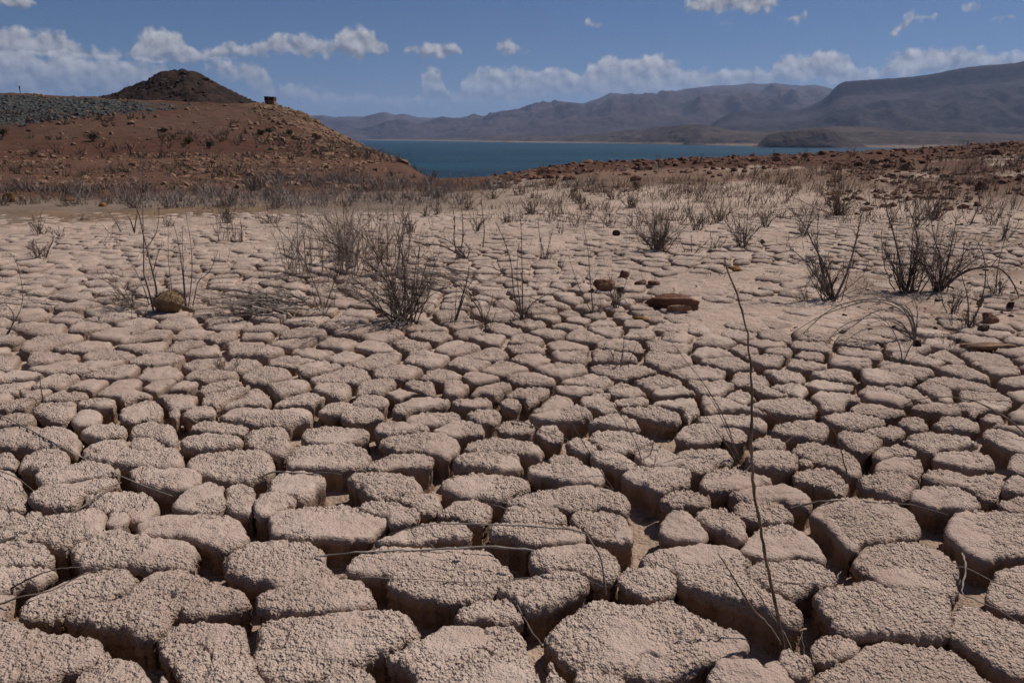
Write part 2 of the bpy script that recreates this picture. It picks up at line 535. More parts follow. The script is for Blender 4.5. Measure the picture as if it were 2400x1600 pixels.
def soil_color(x, y, z):
    x = np.asarray(x, float)
    r = np.hypot(x, y); u = to_u(x, y)
    n = fbm(x / 2.3, y / 2.3, 4, 40); n2 = fbm(x / .5, y / .9, 3, 44); nb = fbm(x / 9, y / 9, 4, 47)
    c = np.empty(x.shape + (3,))
    c[:] = (0.42, 0.315, 0.25)

    def lay(mask, rgb):
        m = np.clip(mask, 0, 1)[..., None]
        c[:] = c * (1 - m) + np.array(rgb) * m
    crack = (1 - sstep(9, 12, r))
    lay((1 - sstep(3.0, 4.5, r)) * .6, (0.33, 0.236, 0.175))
    rr_ = r + 2.0 * (n - .5)
    lay(sstep(12.0, 13.4, rr_) * (1 - sstep(900, 1500, u)), (0.20, 0.148, 0.115))
    lay(sstep(12.3, 12.8, rr_) * (1 - sstep(14.0, 15.5, rr_)) * (1 - sstep(560, 760, u)) * sstep(.40, .58, n2 + .1), (0.19, 0.125, 0.08))
    lay(sstep(14, 18, rr_) * (u > 900) * (1 - sstep(.38, .54, n)) * .9, (0.17, 0.10, 0.068))
    lay(sstep(20.3, 21.6, rr_) * (u > 1180) * sstep(.36, .55, n2 + .08), (0.095, 0.046, 0.03))
    lay(sstep(1900, 2300, u) * sstep(12.5, 17, rr_) * sstep(.32, .58, n2 + .08), (0.115, 0.062, 0.042))
    lay(sstep(16, 19, rr_) * (u < 1150), (0.115, 0.060, 0.040))
    lay(sstep(21, 24, rr_) * (u >= 1150), (0.10, 0.048, 0.03))
    lay(sstep(36, 44, rr_) * (u < 1150), (0.084, 0.039, 0.025))
    lay(sstep(45, 60, r) * sstep(.42, .62, nb) * (u < 1100), (0.098, 0.054, 0.037))
    ztop = z + 0.9 * (n - .5)
    lay(sstep(56, 62, r) * sstep(1.5 + .004 * u, 2.4 + .004 * u, ztop) * (1 - sstep(5.2 - .0013 * u, 5.6 - .0013 * u, ztop)) * (1 - sstep(300, 480, u + 220 * (n - .5))), (0.052, 0.054, 0.050))
    lay(sstep(40, 60, r) * sstep(640, 760, u) * (1 - sstep(1000, 1100, u)) * sstep(.42, .6, n + .05), (0.175, 0.11, 0.072))
    lay(sstep(82, 90, r) * sstep(560, 640, u) * (u < 800) * .8, (0.22, 0.15, 0.097))
    lay(sstep(1900, 2150, u + 120 * (n - .5)) * sstep(4.6, 5.4, r) * (1 - sstep(10, 12, r)) * (.25 + .6 * sstep(.35, .6, n2)), (0.22, 0.148, 0.108))
    lay((z < -3) * 1.0, (0.24, 0.17, 0.12))
    return c


scol = soil_color(gv[:, 0], np.where(np.abs(gv[:, 1]) < 1e-6, 1e-6, gv[:, 1]), gv[:, 2])
set_color(gme, 'soil', scol)
ground = add_obj('ground', gme, SOIL, kind='structure', label='dry cracked lake bed rising to brown banks and a hillside')

# ------------------------------------------------------------------ lake and far country
LAKE_Z = -20.0
lr = np.concatenate([[30], np.geomspace(60, 24000, 40)])
la = np.linspace(0, 2 * math.pi, 97)[:-1]
A_, R_ = np.meshgrid(la, lr)
lv = np.stack([R_ * np.sin(A_), R_ * np.cos(A_), np.full(R_.shape, LAKE_Z)], -1).reshape(-1, 3)
li = np.arange(len(lv)).reshape(R_.shape); lj = np.roll(li, -1, 1)
add_obj('lake', make_mesh('lake', lv, np.stack([li[:-1], li[1:], lj[1:], lj[:-1]], -1).reshape(-1, 4)), water_material(), kind='structure',
        label='dark teal lake water between the hill and the mountains')


def range_mesh(name, prof, front, crest, back, mat, rows=70, cols=500, seed=0, rough=0.35, wav=600.0, label='', power=0.9, cliff=False):
    """a mountain: crest line traced as (u, v), standing at its true distance; front(u), crest(u): metres"""
    pu = np.array([p[0] for p in prof], float); pv = np.array([p[1] for p in prof], float)
    us = np.linspace(pu[0], pu[-1], cols)
    vs = np.interp(us, pu, pv)
    fr = np.interp(us, *front); cr = np.interp(us, *crest)
    fr = fr * FV / F
    zc = EYE + (322 - vs) / FV * cr
    zn = (fbm(us / 7.0, us * 0, 3, seed + 5) - .5) * cr * 0.0022
    ts = np.concatenate([np.linspace(0, 1, rows), np.linspace(1, 2, rows // 3)[1:]])
    T, U = np.meshgrid(ts, us, indexing='ij')
    D = np.where(T <= 1, fr + (cr - fr) * T, cr + back * (T - 1))
    X = (U - 1200) / FX * D
    Y = D
    tt = np.clip(T, 0, 1)
    rd = ridged(X / wav, Y / wav, 5, seed)
    base = LAKE_Z - 2
    shape = tt ** power
    if cliff:
        shape = np.where(tt < .88, .74 * (tt / .88) ** power, .74 + .26 * sstep(.88, .93, tt))
    z = base + (zc - base) * shape
    z = z + zn * .6 * tt ** 8
    dampen = 5.5 * tt * (1 - tt) ** 1.6
    z = z + (zc - base) * rough * ((rd - .62) + 0.5 * (ridged(X / wav * 3.1, Y / wav * 2.2, 4, seed + 9) - .6)) * dampen
    z = np.where(T > 1, base + (zc - base) * (2 - T) ** (.25 if cliff else 1.2), z)
    V = np.stack([X, Y, z], -1)
    i = np.arange(X.size).reshape(X.shape)
    q = np.stack([i[:-1, :-1], i[:-1, 1:], i[1:, 1:], i[1:, :-1]], -1).reshape(-1, 4)
    return add_obj(name, make_mesh(name, V.reshape(-1, 3), q), mat, kind='structure', label=label)


FAR_SHADED_ROCK = far_material('far_range_cloud_shaded_rock', (0.042, 0.034, 0.038), (0.088, 0.067, 0.066), (-14, 16, 10, (0.20, 0.15, 0.12)), 0.0022)  # dark base colour carries the cloud shadow over the range
MESA_SHADED_ROCK = far_material('mesa_cloud_shaded_rock', (0.024, 0.020, 0.023), (0.060, 0.046, 0.046), None, 0.0035)  # cloud shade on the mesa is painted in, darker than on the range
SHORE_ROCK = far_material('far_shore_rock', (0.045, 0.033, 0.030), (0.095, 0.070, 0.056), (-12, 12, 6, (0.22, 0.165, 0.128)), 0.008)
ISLE_ROCK = far_material('dark_headland_rock', (0.035, 0.026, 0.026), (0.075, 0.052, 0.045), (-16, 8, 4, (0.12, 0.09, 0.072)), 0.012)

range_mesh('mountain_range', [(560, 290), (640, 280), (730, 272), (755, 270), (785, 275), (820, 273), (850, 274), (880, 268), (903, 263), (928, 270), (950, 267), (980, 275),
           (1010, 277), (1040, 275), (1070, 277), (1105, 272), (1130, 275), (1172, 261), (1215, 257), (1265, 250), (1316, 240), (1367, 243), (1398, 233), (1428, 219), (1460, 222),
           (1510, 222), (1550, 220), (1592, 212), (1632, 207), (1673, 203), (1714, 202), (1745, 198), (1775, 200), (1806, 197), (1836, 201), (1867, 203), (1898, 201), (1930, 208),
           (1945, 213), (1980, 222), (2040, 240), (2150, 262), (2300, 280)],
           ([560, 840, 1200, 1700, 2300], [6200, 5600, 4200, 4200, 5200]), ([560, 1100, 1500, 2300], [9500, 9000, 8500, 9000]), 2500, FAR_SHADED_ROCK,
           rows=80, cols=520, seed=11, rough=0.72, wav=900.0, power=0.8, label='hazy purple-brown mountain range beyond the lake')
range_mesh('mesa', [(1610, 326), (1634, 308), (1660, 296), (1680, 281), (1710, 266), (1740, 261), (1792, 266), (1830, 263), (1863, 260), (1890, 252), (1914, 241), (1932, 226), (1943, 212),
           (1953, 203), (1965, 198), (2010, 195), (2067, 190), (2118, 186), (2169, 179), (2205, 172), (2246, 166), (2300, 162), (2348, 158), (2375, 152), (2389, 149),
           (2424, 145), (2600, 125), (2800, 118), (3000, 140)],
           ([1610, 2000, 3000], [2600, 2300, 2300]), ([1610, 1900, 2100, 3000], [4300, 4400, 4300, 4200]), 1600, MESA_SHADED_ROCK,
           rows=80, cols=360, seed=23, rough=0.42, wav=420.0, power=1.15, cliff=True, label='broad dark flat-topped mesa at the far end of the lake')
range_mesh('far_shore', [(780, 327), (900, 326), (1050, 324), (1160, 321), (1260, 319), (1330, 319), (1394, 315), (1455, 307), (1532, 299), (1590, 294), (1634, 291), (1680, 298), (1710, 305), (1760, 308), (1800, 312),
           (1880, 302), (1960, 296), (2050, 298), (2110, 306), (2200, 310), (2300, 312), (2420, 316), (2700, 310), (3000, 312)],
           ([780, 840, 1200, 1710, 2067, 3000], [6200, 5600, 3060, 1840, 1470, 1200]), ([780, 1200, 1600, 2000, 3000], [6600, 3900, 2500, 2150, 2000]), 500, SHORE_ROCK,
           rows=44, cols=460, seed=37, rough=0.6, wav=170.0, power=0.85, label='low brown far shore with a pale bleached water line')
range_mesh('headland', [(1745, 346), (1777, 340), (1790, 325), (1802, 315), (1820, 311), (1838, 309), (1879, 306), (1910, 303), (1935, 302), (1955, 310), (1981, 325), (2016, 337), (2045, 346)],
           ([1745, 2045], [1530, 1470]), ([1745, 2045], [1700, 1640]), 160, ISLE_ROCK, rows=40, cols=160, seed=41, rough=0.45, wav=60.0, power=0.6, label='small dark headland standing out into the lake')

# the dark knoll behind the near ridge
KN = [(150, 246), (215, 232), (262, 226), (300, 214), (330, 203), (355, 192), (380, 178), (395, 171), (420, 168), (447, 164), (470, 170), (490, 180), (510, 192), (530, 203), (560, 218), (590, 232), (612, 243), (640, 256), (690, 275)]
pu = np.array([k[0] for k in KN]); pv = np.array([k[1] for k in KN])
us = np.linspace(150, 690, 260); ts = np.linspace(-1, 1, 110)
TT, UU = np.meshgrid(ts, us, indexing='ij')
kd = 140 + 34 * TT
kx = (UU - 1200) / FX * kd
zc = EYE + (322 - np.interp(UU, pu, pv)) / FV * 140
kz = 1.0 + (zc - 1.0) * (1 - np.abs(TT) ** 1.1)
kz = kz + (ridged(kx / 3.2, kd / 3.2, 4, 61) - .7) * 1.1 * (1 - TT ** 4) + (fbm(kx / .9, kd / .9, 3, 66) - .5) * 0.7
i = np.arange(kx.size).reshape(kx.shape)
q = np.stack([i[:-1, :-1], i[:-1, 1:], i[1:, 1:], i[1:, :-1]], -1).reshape(-1, 4)
KNOLL = rock_material('knoll_rock', (0.010, 0.006, 0.005), (0.038, 0.020, 0.014), 0.45)
add_obj('hill', make_mesh('hill', np.stack([kx, kd, kz], -1).reshape(-1, 3), q), KNOLL, kind='structure', label='dark rocky knoll rising behind the brown ridge')

# ------------------------------------------------------------------ cracked mud blocks
BLOCKS=[
[(-1344,1628),(-1287,1518),(-1180,1407),(-1070,1420),(-1054,1439),(-1021,1463),(-998,1483),(-965,1498),(-960,1516),(-1007,1545),(-1020,1569),(-1063,1588),(-1107,1588),(-1161,1588),(-1219,1611),(-1263,1634),(-1311,1634)],
[(-961,1375),(-848,1375),(-821,1420),(-851,1449),(-891,1488),(-923,1498),(-956,1495),(-994,1463),(-1002,1430)],
[(-845,1524),(-766,1454),(-723,1384),(-557,1393),(-580,1444),(-612,1478),(-636,1518),(-662,1572),(-685,1619),(-735,1642),(-836,1642),(-873,1634),(-870,1572)],
[(-626,1518),(-605,1488),(-563,1444),(-512,1430),(-480,1444),(-413,1449),(-381,1488),(-341,1529),(-295,1555),(-233,1599),(-251,1651),(-278,1688),(-362,1709),(-450,1694),(-524,1678),(-624,1669),(-646,1657),(-642,1611)],
[(-416,1393),(-306,1398),(-319,1434),(-346,1454),(-378,1458),(-424,1425)],
[(-666,1694),(-628,1685),(-587,1688),(-516,1694),(-433,1700),(-369,1725),(-386,1778),(-419,1826),(-484,1843),(-547,1847),(-599,1826),(-629,1791),(-672,1761),(-684,1738)],
[(-831,1891),(-778,1847),(-695,1833),(-640,1812),(-605,1833),(-549,1854),(-515,1869),(-554,1944),(-579,1992),(-631,2038),(-709,2059),(-794,2042),(-830,1992),(-856,1944)],
[(-1048,1778),(-1076,1738),(-1124,1713),(-1160,1688),(-1172,1669),(-1135,1663),(-1083,1651),(-1032,1640),(-989,1628),(-932,1588),(-890,1599),(-882,1645),(-904,1688),(-851,1688),(-782,1688),(-741,1700),(-704,1738),(-737,1788),(-798,1812),(-870,1851),(-941,1891),(-1002,1897),(-1039,1876),(-1046,1847)],
[(-1290,1688),(-1210,1669),(-1195,1675),(-1179,1694),(-1147,1725),(-1110,1751),(-1079,1791),(-1064,1826),(-1076,1854),(-1115,1895),(-1193,1898),(-1243,1883),(-1243,1854),(-1276,1826),(-1304,1778),(-1323,1751),(-1314,1713)],
[(-1511,1883),(-1446,1898),(-1382,1898),(-1349,1906),(-1358,1929),(-1404,1976),(-1444,2005),(-1491,2017),(-1540,2017),(-1597,2009)],
[(-1421,1751),(-1392,1791),(-1370,1819),(-1337,1819),(-1322,1854),(-1318,1876),(-1345,1892),(-1454,1885),(-1501,1869)],
[(-1299,1944),(-1256,1906),(-1197,1906),(-1137,1921),(-1064,1895),(-1034,1902),(-972,1906),(-930,1906),(-950,1944),(-946,1976),(-970,2013),(-1018,2042),(-1086,2064),(-1158,2072),(-1235,2099),(-1297,2094),(-1314,2042),(-1335,1992)],
[(-1165,2086),(-1109,2084),(-1039,2081),(-960,2055),(-926,2025),(-881,2000),(-844,2009),(-830,2042),(-839,2094),(-867,2149),(-916,2206),(-981,2226),(-1097,2226),(-1175,2206),(-1204,2158),(-1201,2112)],
[(-1600,2027),(-1516,2027),(-1469,2031),(-1362,1986),(-1328,2027),(-1304,2057),(-1277,2079),(-1311,2142),(-1356,2218),(-1413,2220),(-1488,2184),(-1575,2155),(-1629,2110),(-1635,2079)],
[(-1271,2101),(-1239,2114),(-1245,2160),(-1275,2206),(-1315,2218),(-1331,2198)],
[(-1662,2119),(-1600,2137),(-1582,2160),(-1620,2213),(-1676,2225),(-1717,2242),(-1743,2237)],
[(-1576,2170),(-1549,2198),(-1584,2233),(-1617,2223)],
[(-1451,2288),(-1369,2247),(-1301,2237),(-1252,2189),(-1215,2170),(-1199,2218),(-1213,2288),(-1245,2336),(-1319,2385),(-1401,2385),(-1480,2379),(-1488,2347)],
[(-1627,2278),(-1563,2253),(-1503,2242),(-1476,2273),(-1495,2341),(-1444,2368),(-1414,2430),(-1439,2448),(-1506,2465),(-1585,2436),(-1653,2402),(-1680,2379),(-1661,2320)],
[(-1684,2419),(-1640,2442),(-1587,2477),(-1507,2487),(-1453,2495),(-1469,2538),(-1539,2589),(-1620,2615),(-1676,2595),(-1759,2550),(-1756,2501)],
[(-1840,2576),(-1790,2557),(-1743,2569),(-1695,2595),(-1724,2654),(-1782,2730),(-1837,2755),(-1907,2745),(-1914,2675),(-1860,2563)],
[(-1760,2263),(-1677,2256),(-1643,2268),(-1737,2396),(-1835,2507),(-1900,2566),(-1960,2557)],
[(-1362,2442),(-1309,2407),(-1223,2387),(-1157,2391),(-1148,2430),(-1128,2465),(-1183,2540),(-1280,2550),(-1304,2532),(-1352,2553),(-1407,2532),(-1402,2489)],
[(-1638,2628),(-1550,2608),(-1443,2573),(-1355,2561),(-1258,2582),(-1278,2641),(-1330,2730),(-1371,2756),(-1422,2716),(-1524,2723),(-1588,2840),(-1684,2818),(-1715,2766),(-1706,2709)],
[(-1516,2737),(-1442,2735),(-1402,2766),(-1485,2851),(-1545,2851),(-1567,2828)],
[(-1135,2263),(-1058,2237),(-995,2237),(-981,2268),(-1003,2330),(-1047,2433),(-1100,2468),(-1140,2436),(-1170,2379),(-1155,2299)],
[(-977,2288),(-935,2233),(-870,2228),(-880,2278),(-916,2385),(-961,2448),(-1009,2465),(-1032,2425)],
[(-839,2184),(-801,2193),(-789,2233),(-750,2263),(-732,2288),(-769,2330),(-832,2339),(-872,2314),(-866,2253)],
[(-838,2357),(-784,2347),(-732,2304),(-705,2336),(-707,2402),(-673,2442),(-702,2507),(-773,2532),(-845,2519),(-873,2471),(-857,2385)],
[(-754,2089),(-690,2057),(-624,2063),(-531,2054),(-443,2074),(-431,2123),(-402,2160),(-422,2213),(-491,2242),(-579,2273),(-700,2263),(-793,2245),(-798,2198)],
[(-1220,2557),(-1152,2532),(-1071,2489),(-971,2477),(-938,2507),(-903,2532),(-919,2628),(-973,2735),(-1061,2737),(-1169,2716),(-1253,2684),(-1255,2628)],
[(-1270,2723),(-1229,2723),(-1176,2735),(-1097,2759),(-1096,2795),(-1163,2859),(-1229,2874),(-1301,2902),(-1349,2843),(-1340,2766)],
[(-1323,2926),(-1239,2899),(-1135,2883),(-1124,2947),(-1160,2988),(-1253,3020),(-1348,3020),(-1376,2934)],
[(-1057,2769),(-971,2730),(-912,2688),(-889,2716),(-896,2781),(-942,2887),(-979,2970),(-1074,2955),(-1112,2894),(-1084,2795)],
[(-854,2595),(-784,2572),(-645,2569),(-549,2595),(-554,2682),(-591,2769),(-698,2806),(-841,2784),(-878,2716),(-878,2641)],
[(-806,2833),(-704,2836),(-649,2852),(-603,2894),(-620,2972),(-738,2988),(-836,2996),(-885,2958),(-886,2871)],
[(-1578,2874),(-1482,2851),(-1417,2788),(-1373,2781),(-1387,2848),(-1445,2958),(-1511,2988),(-1585,3037),(-1628,2988),(-1610,2902)],
[(-1786,2879),(-1745,2863),(-1694,2837),(-1636,2863),(-1620,2902),(-1663,2958),(-1733,3003),(-1824,2988),(-1821,2918)],
[(-1880,2991),(-1836,3008),(-1816,3059),(-1864,3149),(-1915,3200),(-1984,3185),(-1956,3068)],
[(-1679,3047),(-1629,3077),(-1561,3077),(-1609,3195),(-1688,3315),(-1764,3315),(-1797,3223),(-1746,3086)],
[(-1971,3218),(-1884,3191),(-1834,3218),(-1884,3301),(-1972,3331),(-2035,3301),(-2012,3237)],
[(-2123,3107),(-2041,3044),(-1986,3047),(-1972,3112),(-2060,3291),(-2071,3262),(-2193,3262),(-2187,3176)],
[(-2258,2996),(-2128,3000),(-2097,3042),(-2160,3121),(-2263,3139),(-2291,3103)],
[(-2116,2788),(-2015,2778),(-1924,2773),(-1845,2788),(-1773,2735),(-1725,2716),(-1815,2887),(-1912,2986),(-1985,3003),(-2088,2986),(-2226,2950)],
[(-1985,2595),(-1893,2595),(-1933,2668),(-1996,2730),(-2068,2716)],
[(-1485,3042),(-1481,3089),(-1535,3199),(-1551,3121)],
[(-1436,3077),(-1349,3095),(-1341,3158),(-1403,3223),(-1486,3204),(-1484,3121)],
[(-1212,3072),(-1144,3025),(-1060,3008),(-972,3012),(-944,3059),(-894,3077),(-904,3139),(-954,3200),(-1082,3184),(-1240,3218),(-1310,3199),(-1311,3103)],
[(-837,3134),(-746,3167),(-693,3199),(-719,3277),(-811,3317),(-889,3277),(-891,3176)],
[(-52,2070),(11,2046),(55,1998),(144,2015),(209,2027),(225,2048),(220,2099),(151,2125),(11,2130),(-57,2116),(-70,2061)],
[(11,2147),(105,2143),(177,2155),(169,2218),(148,2256),(3,2256),(-26,2233),(-27,2160)],
[(219,2134),(234,2099),(265,2048),(325,2040),(369,2048),(379,2087),(378,2160),(367,2213),(304,2245),(211,2233),(193,2189)],
[(12,2292),(87,2282),(151,2283),(187,2245),(218,2256),(308,2275),(378,2233),(394,2260),(402,2320),(370,2379),(299,2423),(200,2423),(91,2379),(14,2336),(-20,2309)],
[(-213,2398),(-165,2357),(-89,2338),(-24,2338),(1,2379),(56,2410),(60,2465),(28,2511),(-68,2529),(-177,2542),(-249,2507),(-254,2442)],
[(-178,2569),(-96,2558),(11,2540),(33,2578),(23,2675),(-43,2688),(-147,2702),(-211,2661),(-229,2604)],
[(68,2506),(110,2494),(142,2482),(170,2448),(249,2448),(320,2436),(343,2489),(329,2555),(234,2592),(152,2605),(92,2594),(59,2563)],
[(-158,2716),(-73,2716),(14,2716),(81,2688),(115,2701),(128,2752),(96,2818),(14,2862),(-106,2862),(-175,2818),(-189,2752)],
[(154,2620),(214,2609),(275,2598),(269,2638),(220,2701),(163,2688),(139,2654)],
[(-496,2742),(-445,2702),(-376,2702),(-305,2673),(-256,2634),(-216,2688),(-213,2752),(-238,2822),(-289,2877),(-458,2871),(-525,2848),(-538,2781)],
[(-502,2544),(-436,2568),(-380,2557),(-316,2557),(-298,2591),(-315,2650),(-386,2687),(-480,2673),(-524,2609),(-551,2553)],
[(-523,2398),(-490,2327),(-401,2327),(-377,2338),(-325,2357),(-317,2410),(-356,2486),(-420,2529),(-506,2529),(-598,2506),(-605,2465)],
[(-331,2270),(-298,2223),(-261,2232),(-238,2290),(-258,2345),(-314,2361),(-375,2335),(-389,2299)],
[(-228,2213),(-200,2222),(-140,2174),(-103,2165),(-77,2200),(-75,2286),(-119,2328),(-207,2313),(-253,2239)],
[(-470,2222),(-412,2191),(-391,2146),(-344,2137),(-310,2155),(-307,2198),(-339,2233),(-408,2282),(-506,2282),(-520,2237)],
[(-367,2024),(-302,2032),(-214,2049),(-140,2057),(-129,2096),(-149,2135),(-223,2144),(-314,2126),(-385,2083),(-433,2029)],
[(-465,1878),(-403,1856),(-345,1854),(-345,1807),(-301,1780),(-243,1755),(-186,1737),(-128,1743),(-70,1762),(-51,1781),(-20,1822),(6,1854),(-4,1891),(-30,1943),(-61,1996),(-123,2023),(-211,2015),(-353,2010),(-427,1987),(-461,1940),(-481,1891)],
[(-141,1672),(-97,1672),(-48,1672),(2,1661),(29,1666),(18,1698),(-14,1753),(-85,1753),(-133,1721),(-147,1689)],
[(6,1756),(36,1698),(59,1698),(103,1723),(150,1749),(199,1781),(207,1826),(191,1856),(134,1856),(43,1835),(-17,1807),(-42,1770)],
[(58,1900),(94,1872),(144,1879),(210,1864),(239,1824),(275,1831),(303,1870),(307,1929),(281,1987),(223,2011),(134,1995),(68,1971),(50,1929)],
[(308,1820),(328,1794),(354,1756),(396,1756),(444,1769),(455,1819),(450,1872),(401,1892),(325,1878),(301,1854)],
[(96,1562),(125,1517),(153,1483),(230,1468),(264,1462),(310,1444),(398,1444),(436,1476),(492,1496),(536,1507),(558,1526),(584,1572),(581,1602),(544,1624),(497,1660),(456,1721),(430,1747),(382,1740),(321,1727),(275,1740),(247,1762),(215,1752),(148,1696),(100,1642),(84,1611)],
[(147,1398),(233,1384),(256,1420),(254,1449),(228,1458),(179,1475),(148,1466)],
[(-272,1479),(-227,1454),(-201,1380),(53,1393),(53,1454),(41,1503),(28,1555),(22,1598),(0,1623),(-102,1626),(-153,1623),(-174,1612),(-230,1557),(-271,1520),(-289,1488)],
[(382,1908),(432,1892),(465,1869),(465,1829),(501,1808),(543,1781),(583,1754),(621,1722),(665,1691),(697,1632),(720,1638),(751,1664),(756,1698),(733,1741),(694,1788),(658,1876),(704,1937),(690,1987),(654,2011),(599,2041),(510,2024),(428,1987),(385,1952)],
[(705,1805),(730,1786),(754,1748),(785,1778),(838,1824),(871,1803),(913,1834),(919,1867),(898,1917),(848,1938),(770,1935),(716,1923),(664,1867)],
[(707,1979),(735,1957),(784,1950),(844,1973),(884,1965),(911,1927),(930,1946),(942,2007),(939,2064),(917,2125),(884,2161),(813,2142),(739,2081),(700,2009)],
[(612,2163),(634,2119),(664,2075),(695,2033),(723,2057),(743,2123),(735,2203),(701,2249),(629,2230),(589,2160)],
[(462,2087),(485,2049),(556,2049),(605,2057),(619,2094),(600,2155),(587,2174),(581,2218),(524,2218),(480,2137)],
[(754,2191),(783,2167),(836,2157),(885,2166),(920,2191),(925,2254),(882,2296),(792,2290),(732,2247)],
[(1013,2172),(1028,2118),(1026,2048),(1032,2002),(1093,2051),(1156,2059),(1214,2085),(1270,2076),(1299,2114),(1329,2187),(1334,2252),(1306,2301),(1217,2322),(1118,2311),(1033,2272),(994,2218)],
[(1011,1915),(1040,1851),(1060,1810),(1117,1796),(1175,1770),(1211,1776),(1269,1847),(1303,1920),(1308,1979),(1278,2020),(1245,2058),(1162,2053),(1075,2020),(1022,1968)],
[(820,1695),(826,1653),(820,1604),(868,1598),(938,1593),(986,1587),(1019,1576),(1076,1581),(1103,1600),(1119,1635),(1153,1688),(1165,1722),(1149,1747),(1105,1773),(1040,1780),(1005,1814),(953,1807),(854,1780),(816,1751)],
[(1094,1574),(1105,1547),(1130,1501),(1146,1462),(1187,1448),(1244,1471),(1327,1590),(1309,1630),(1271,1660),(1241,1696),(1210,1708),(1153,1671),(1121,1628)],
[(724,1492),(762,1502),(808,1522),(847,1545),(851,1579),(805,1590),(760,1574),(733,1539)],
[(659,1375),(1093,1375),(1109,1419),(1099,1462),(1079,1501),(1081,1536),(1055,1557),(948,1578),(876,1577),(856,1541),(793,1508),(730,1473),(685,1439)],
[(444,1393),(636,1393),(643,1432),(625,1453),(589,1456),(575,1484),(544,1494),(494,1484),(466,1454)],
[(648,1471),(653,1448),(684,1452),(705,1478),(707,1515),(667,1526),(645,1512)],
[(616,1461),(641,1464),(637,1486),(622,1497),(596,1478)],
[(1373,2064),(1378,1975),(1389,1944),(1473,1975),(1528,1959),(1626,1974),(1767,2211),(1703,2221),(1587,2231),(1526,2240),(1462,2221),(1393,2123)],
[(1301,1704),(1342,1680),(1404,1691),(1557,1908),(1499,1916),(1447,1901),(1392,1878),(1346,1817),(1284,1738)],
[(1249,2400),(1281,2369),(1326,2339),(1359,2328),(1402,2381),(1450,2419),(1453,2482),(1395,2511),(1303,2493),(1254,2454)],
[(1418,2273),(1479,2254),(1526,2243),(1573,2261),(1603,2317),(1575,2378),(1514,2405),(1430,2389),(1370,2330)],
[(1663,2233),(1711,2233),(1781,2233),(1835,2312),(1778,2334),(1711,2323),(1647,2268)],
[(1533,2448),(1600,2436),(1630,2414),(1652,2349),(1690,2338),(1748,2411),(1810,2477),(1814,2529),(1689,2517),(1677,2554),(1627,2561),(1542,2542),(1499,2480)],
[(1721,2357),(1763,2349),(1861,2349),(1896,2400),(1859,2434),(1821,2469),(1741,2396)],
[(1412,2532),(1453,2495),(1458,2450),(1506,2504),(1562,2599),(1556,2657),(1486,2671),(1400,2605),(1353,2540)],
[(1437,2650),(1490,2690),(1556,2677),(1591,2686),(1600,2743),(1550,2778),(1471,2756),(1420,2684)],
[(1646,2757),(1658,2706),(1716,2762),(1771,2763),(1841,2775),(1892,2784),(1904,2862),(1848,2899),(1770,2923),(1677,2907),(1622,2856)],
[(1659,2634),(1702,2621),(1724,2585),(1797,2572),(1851,2605),(1891,2691),(1874,2740),(1764,2752),(1690,2727),(1639,2657)],
[(1349,2785),(1366,2719),(1403,2706),(1463,2760),(1513,2809),(1506,2862),(1448,2891),(1395,2907),(1350,2856)],
[(1541,2879),(1555,2837),(1623,2880),(1678,2945),(1638,2980),(1540,2955),(1462,2902)],
[(1159,2648),(1199,2608),(1229,2571),(1251,2511),(1284,2522),(1330,2589),(1342,2661),(1310,2743),(1241,2800),(1166,2785),(1110,2723)],
[(1049,2471),(1082,2448),(1122,2392),(1143,2350),(1178,2368),(1209,2450),(1214,2519),(1170,2580),(1080,2554),(1044,2513)],
[(911,2558),(970,2558),(1017,2536),(1071,2559),(1096,2628),(1103,2687),(1034,2713),(951,2699),(904,2654)],
[(1102,2571),(1146,2591),(1141,2633),(1107,2637)],
[(695,2372),(759,2383),(823,2394),(889,2440),(956,2468),(947,2495),(856,2542),(787,2566),(730,2529),(674,2430)],
[(780,2316),(846,2306),(934,2326),(969,2285),(1005,2275),(1037,2320),(1041,2381),(1015,2445),(936,2457),(833,2422),(760,2363)],
[(623,2608),(685,2548),(751,2561),(794,2636),(847,2636),(865,2682),(860,2756),(778,2770),(688,2756),(645,2712)],
[(702,2819),(795,2791),(867,2831),(891,2955),(820,2988),(733,2955),(670,2828)],
[(872,2843),(884,2791),(955,2804),(988,2915),(974,2980),(892,2954)],
[(1012,2747),(1079,2747),(1111,2795),(1095,2860),(1025,2860),(960,2795)],
[(844,3027),(938,3027),(1035,3010),(1056,2962),(1109,3003),(1129,3079),(1075,3145),(970,3145),(862,3127),(821,3086)],
[(1153,2879),(1214,2836),(1266,2821),(1316,2876),(1351,2962),(1315,3022),(1234,3005),(1135,2972),(1088,2918)],
[(1419,2991),(1460,2945),(1554,2976),(1626,3017),(1613,3075),(1540,3127),(1437,3127),(1370,3086)],
[(1162,3202),(1204,3132),(1269,3096),(1331,3096),(1392,3176),(1396,3299),(1301,3337),(1171,3317),(1098,3252)],
[(1592,3150),(1654,3116),(1725,3132),(1809,3176),(1783,3221),(1689,3277),(1601,3258),(1539,3176)],
[(1713,2976),(1765,2962),(1810,3003),(1831,3111),(1778,3127),(1702,3051)],
[(1881,3150),(1927,3116),(2033,3149),(2055,3187),(2006,3258),(1899,3258),(1837,3214)],
[(1858,2945),(1945,2929),(2009,2970),(2026,3027),(1991,3091),(1904,3073),(1818,2983)],
[(1970,2846),(1986,2776),(2035,2719),(2097,2706),(2152,2787),(2119,2846),(2114,2924),(2055,2963),(1991,2918)],
[(2102,3029),(2152,3027),(2196,3111),(2155,3145),(2075,3086)],
[(1859,2543),(1879,2486),(1939,2462),(2031,2594),(2012,2646),(1970,2672),(1903,2602)],
[(426,2459),(473,2426),(501,2382),(521,2361),(609,2415),(645,2447),(667,2522),(615,2567),(536,2580),(449,2542),(405,2489)],
